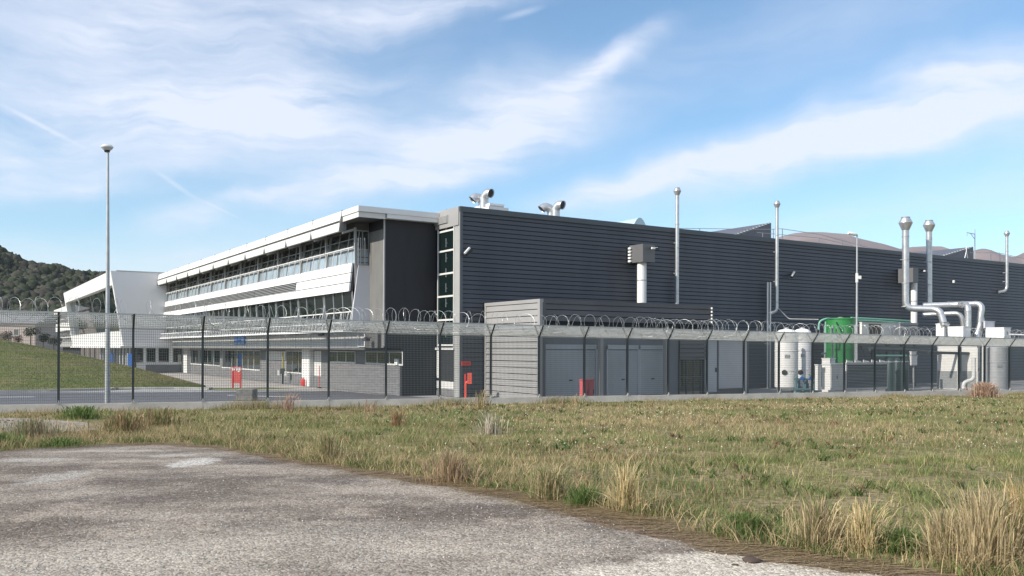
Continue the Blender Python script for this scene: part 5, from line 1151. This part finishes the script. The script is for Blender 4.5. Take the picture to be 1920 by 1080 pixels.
# ragged taller fringe along the gravel edge
def fringe(n):
    X = rng.uniform(-14, 9, n); dd = np.abs(rng.normal(0, .9, n)); Y = edge_y(X)+dd+rng.uniform(-.12, .3, n); n2 = noise_arr(X, Y, 1.1, 2.); k = rng.random(n) < np.clip(.45+1.5*n2, .05, 1); X, Y, n2 = X[k], Y[k], n2[k]
    z, d = gz_arr(X, Y); n = len(X); dry = rng.random(n) < np.clip(.55-.8*n2, .15, .9); C = np.tile(GREEN*.9, (n, 1)); C[dry] = (STRAW*.6+BROWN*.35)*rng.uniform(.6, 1.2, (dry.sum(), 1)); C *= rng.uniform(.6, 1.3, (n, 1))
    return blades(np.c_[X, Y, z], rng.uniform(.05, .18, n)*np.where(dry, 1.3, .9), np.full(n, .0045), rng.uniform(.3, 1.2, n), C)
a, b, c = fringe(42000); fr_ = npmesh('edge_grass', a, b, M_blade, c); tag(fr_, 'ragged taller grass fringe along the gravel edge', 'grass', kind='stuff')
# weeds along the foot of the fence wall
def wallweeds(n):
    s_ = rng.uniform(-22, 62, n); n2 = noise_arr(s_, s_*0, .35, 4.); n3 = noise_arr(s_, s_*0, 1.3, 8.); k = rng.random(n) < np.clip(.22+.9*n2, .03, .8); s_, n2, n3 = s_[k], n2[k], n3[k]; n = len(s_)
    d = np.abs(rng.normal(.2, .35, n))+.13; X = P0[0]+fd[0]*s_+fn_[0]*d; Y = P0[1]+fd[1]*s_+fn_[1]*d; z, _ = gz_arr(X, Y)
    tall = np.clip(1+1.6*n2, .4, 2.4)*np.where(s_ < 22, 1.6, 1); C = np.where((rng.random(n) < .55)[:, None], BROWN*.9+STRAW*.25, GREEN)*rng.uniform(.6, 1.3, (n, 1))
    return blades(np.c_[X, Y, z], rng.uniform(.05, .17, n)*tall, np.full(n, .007), rng.uniform(.2, .8, n), C)
a, b, c = wallweeds(26000); ww = npmesh('wall_weeds', a, b, M_blade, c); tag(ww, 'brown and green weeds growing along the foot of the concrete wall', 'weeds', kind='stuff')
# distinct dry clumps
def clump(px, py, hpx, wpx, n, colr, label, lean=.35, name='dry_grass_clump', cat='grass clump', wd=.0026, mixg=.1):
    c = on_ground(px, py); sc = c[1]/F; H = hpx*sc; r = wpx/2*sc
    a = rng.uniform(0, 6.28, n); q = np.abs(rng.normal(0, .42, n))*r; P = np.c_[q*np.cos(a), q*np.sin(a)*.8, np.zeros(n)-.02]
    Hh = H*rng.uniform(.15, 1.08, n)*np.clip(1.12-.45*q/r, .25, 1); b = a+rng.normal(0, 1.0, n); L_ = (rng.random(n)**1.6*lean*.9+.03)*Hh; th_ = rng.random(n) < .3; Hh[th_] *= .38; L_[th_] = Hh[th_]*rng.uniform(.8, 2.2, th_.sum()); up = np.array([0, 0, 1.]); ln = np.c_[np.cos(b)*L_, np.sin(b)*L_, np.zeros(n)]
    t_ = rng.uniform(0, 6.28, n); dx = np.c_[np.cos(t_), np.sin(t_), np.zeros(n)]*(wd*rng.uniform(.6, 1.4, n))[:, None]
    m1 = P+up*(Hh*.5)[:, None]+ln*.25; m2 = P+up*(Hh*.85)[:, None]+ln*.65; tip = P+up*(Hh)[:, None]+ln*1.15
    V = np.stack([P-dx, P+dx, m1+dx*.8, m1-dx*.8, m2+dx*1.5, m2-dx*1.5, tip], 1).reshape(-1, 3); k = np.arange(n)*7
    Fc = np.vstack([np.c_[k, k+1, k+2], np.c_[k, k+2, k+3], np.c_[k+3, k+2, k+4], np.c_[k+3, k+4, k+5], np.c_[k+5, k+4, k+6]])
    C = np.tile(np.array(colr), (n, 1))*rng.uniform(.7, 1.6, (n, 1)); g_ = rng.random(n) < mixg; C[g_] = GREEN*.9; C = np.repeat(C, 7, 0)
    C *= 1
    o = npmesh(name, V, Fc, M_blade, C); o.location = c; tag(o, label, cat, 'dry clumps by the gravel')
RB = (.36, .26, .165); ST = (.50, .40, .22); TN = (.40, .32, .19); GR = (.10, .16, .045)
clump(845, 905, 66, 140, 950, RB, 'reddish brown dry clump on the gravel edge at mid picture', .5)
clump(612, 866, 60, 90, 900, TN, 'tan dry clump on the gravel edge left of the reddish one', .5, mixg=.3)
clump(1030, 938, 75, 90, 700, TN, 'tan tufts beside the straw litter, right of the reddish clump', .6, mixg=.35)
clump(1175, 958, 100, 90, 520, ST, 'straw coloured upright clump leaning right above the gravel', .5, mixg=.1)
clump(1095, 950, 45, 100, 700, GR, 'dark green leafy tuft between two straw clumps', .8, mixg=.5)
clump(1530, 1028, 107, 140, 700, TN, 'tall tan clump right of the green tuft, near bottom right', .45, mixg=.15)
clump(1620, 1032, 107, 130, 450, ST, 'tall pale clump with long leaning stalks', .8, mixg=.1)
clump(1400, 1000, 45, 150, 1300, GR, 'broad low bright green tuft at the gravel edge', .9, mixg=.6)
clump(1690, 1035, 50, 140, 1000, GR, 'low green tuft between the pale clump and the corner clump', .9, mixg=.6)
clump(1850, 1062, 159, 230, 1000, (.44, .355, .21), 'largest golden clump filling the bottom right corner', .55, mixg=.05)
clump(1925, 1050, 163, 140, 700, (.44, .32, .16), 'golden brown clump cut off by the right edge', .6, mixg=.05)
clump(1770, 1050, 103, 110, 600, TN, 'thin tan clump left of the corner clump', .6, mixg=.1)
clump(232, 815, 45, 130, 700, (.28, .19, .11), 'brown weedy clump at the left end of the grass behind the gravel', .5, mixg=.3, wd=.006)
clump(300, 800, 38, 140, 500, (.27, .18, .11), 'brown weeds right of the leftmost clump', .6, mixg=.35, wd=.006)
clump(440, 830, 36, 150, 600, TN, 'tan weedy clump near the middle left gravel edge', .6, mixg=.4)
clump(150, 785, 26, 140, 900, GR, 'dark green bushy weeds beside the bare patch', .8, mixg=.5, wd=.008)
clump(60, 822, 40, 180, 1400, (.30, .25, .17), 'thin grey brown stalks in front of the bare patch', .3, mixg=.3, wd=.004)
clump(110, 838, 20, 220, 900, GR, 'dark green low grass strip between the gravel and the bare patch', .8, mixg=.5, wd=.005)
clump(-10, 838, 30, 160, 900, GR, 'dark green grass at the left picture edge', .8, mixg=.5, wd=.005)
clump(745, 800, 36, 40, 160, (.30, .18, .10), 'small dark brown weed standing in the meadow', .5, wd=.006)
clump(920, 815, 45, 70, 200, (.42, .37, .30), 'pale feathery weed in the middle of the meadow', .6, wd=.005)
clump(900, 768, 40, 40, 150, (.36, .28, .16), 'dry weed against the wall below the orange cabinet', .5, wd=.008)
clump(540, 772, 38, 60, 130, (.34, .22, .16), 'pinkish dry weed against the wall left of centre', .5, wd=.008)
clump(690, 772, 26, 60, 90, (.32, .22, .15), 'thin dry weed against the wall below the small windows', .5, wd=.008)
clump(1080, 762, 26, 34, 70, (.45, .35, .2), 'small straw weed against the wall near the red cabinet', .5, wd=.008)
clump(1845, 745, 30, 60, 1500, (.42, .30, .22), 'round dry bush against the wall at the far right', .9, 'dry_bush', 'bush', wd=.012, mixg=0)
# mown mound grass
n = 60000; k = rng.integers(0, len(cols_)-1, n); j = rng.integers(0, kk//2+1, n); a, b = rng.random(n)[:, None], rng.random(n)[:, None]; G = MV.reshape(len(cols_), kk+1, 3)
P = G[k, j]*(1-a)*(1-b)+G[k+1, j]*a*(1-b)+G[k, j+1]*(1-a)*b+G[k+1, j+1]*a*b; m_ = P[:, 2] > -.95; P = P[m_]; n = len(P)
n1 = noise_arr(P[:, 0], P[:, 1], .22); C = np.where((n1+rng.normal(0, .25, n) > .0)[:, None], np.array([.27, .25, .12]), np.array([.15, .185, .06]))*rng.uniform(.7, 1.25, (n, 1))
a, b, c = blades(P, rng.uniform(.04, .11, n), np.full(n, .022), rng.uniform(.2, .8, n), C, False); mg = npmesh('mound_grass', a, b, M_blade, c); tag(mg, 'short mown grass covering the green mound', 'grass', kind='stuff')
# straw litter on the gravel edge
V, Fc, C = [], [], []
n = 2600; t_ = rng.random(n); X = rng.normal(0, 1.0, n)*1.3+on_ground(1080, 958)[0]; n2 = rng.random(n); X[n2 < .5] = rng.uniform(-9, 4.5, (n2 < .5).sum())
Y = edge_y(X)-np.abs(rng.normal(0, .35, n))+.1; z, _ = gz_arr(X, Y); a_ = rng.normal(0, .6, n); Ls = rng.uniform(.08, .35, n); d_ = np.c_[np.cos(a_), np.sin(a_)*.7, np.zeros(n)]*Ls[:, None]; P = np.c_[X, Y, z+.012+rng.uniform(0, .02, n)]; q = np.c_[-d_[:, 1], d_[:, 0], np.zeros(n)]*(.003/Ls)[:, None]
V = np.stack([P-d_-q, P-d_+q, P+d_+q+np.array([0, 0, .01]), P+d_-q+np.array([0, 0, .01])], 1).reshape(-1, 3); k = np.arange(n)*4; Fc = np.c_[k, k+1, k+2, k+3]
C = np.repeat(np.where((rng.random(n) < .5)[:, None], STRAW*.8, BROWN*.6), 4, 0); st = npmesh('straw_litter', V, Fc, M_blade, C); tag(st, 'dead straw lying along the gravel edge', 'straw', kind='stuff')
# loose stones on the gravel (uncountable) and two mud clods
VV, FF = [], []; off = 0; n = 2600
for _ in range(n):
    Y = 5.6+abs(rng.normal(0, 3.2)); X = rng.uniform(-.62, .45)*Y
    if Y > edge_y(X)-.05: continue
    r = rng.uniform(.004, .010); v = cv[:12]*r*rng.uniform(.6, 1.2, 3); VV.append(v+np.array([X, Y, .006+r*.35])); FF.append(np.array([(0,11,5),(0,5,1),(0,1,7),(0,7,10),(0,10,11),(1,5,9),(5,11,4),(11,10,2),(10,7,6),(7,1,8),(3,9,4),(3,4,2),(3,2,6),(3,6,8),(3,8,9),(4,9,5),(2,4,11),(6,2,10),(8,6,7),(9,8,1)])+off); off += 12
sto = npmesh('loose_stones', np.vstack(VV), np.vstack(FF), mat('stone_chips', (.26, .245, .22), .85, 0, c2=(.5, .48, .44), vscale=14)); tag(sto, 'loose stone chips scattered over the gravel', 'stones', kind='stuff')
for px, py, r, lab in ((1410, 1055, .05, 'larger dark mud clod on the pale concrete'), (1378, 1061, .02, 'tiny dark mud clod left of the larger one')):
    c = on_ground(px, py); v = cv*np.array([1.5, 1, .6])*r*(1+rng.uniform(-.3, .3, (len(cv), 1))); o = npmesh('mud_clod', v, cf, mat('dark_mud', (.07, .05, .04), .95)); o.location = (c[0], c[1], c[2]+r*.35); tag(o, lab, 'clod')
for o in bpy.data.objects:
    if '_o' in o: del o['_o']
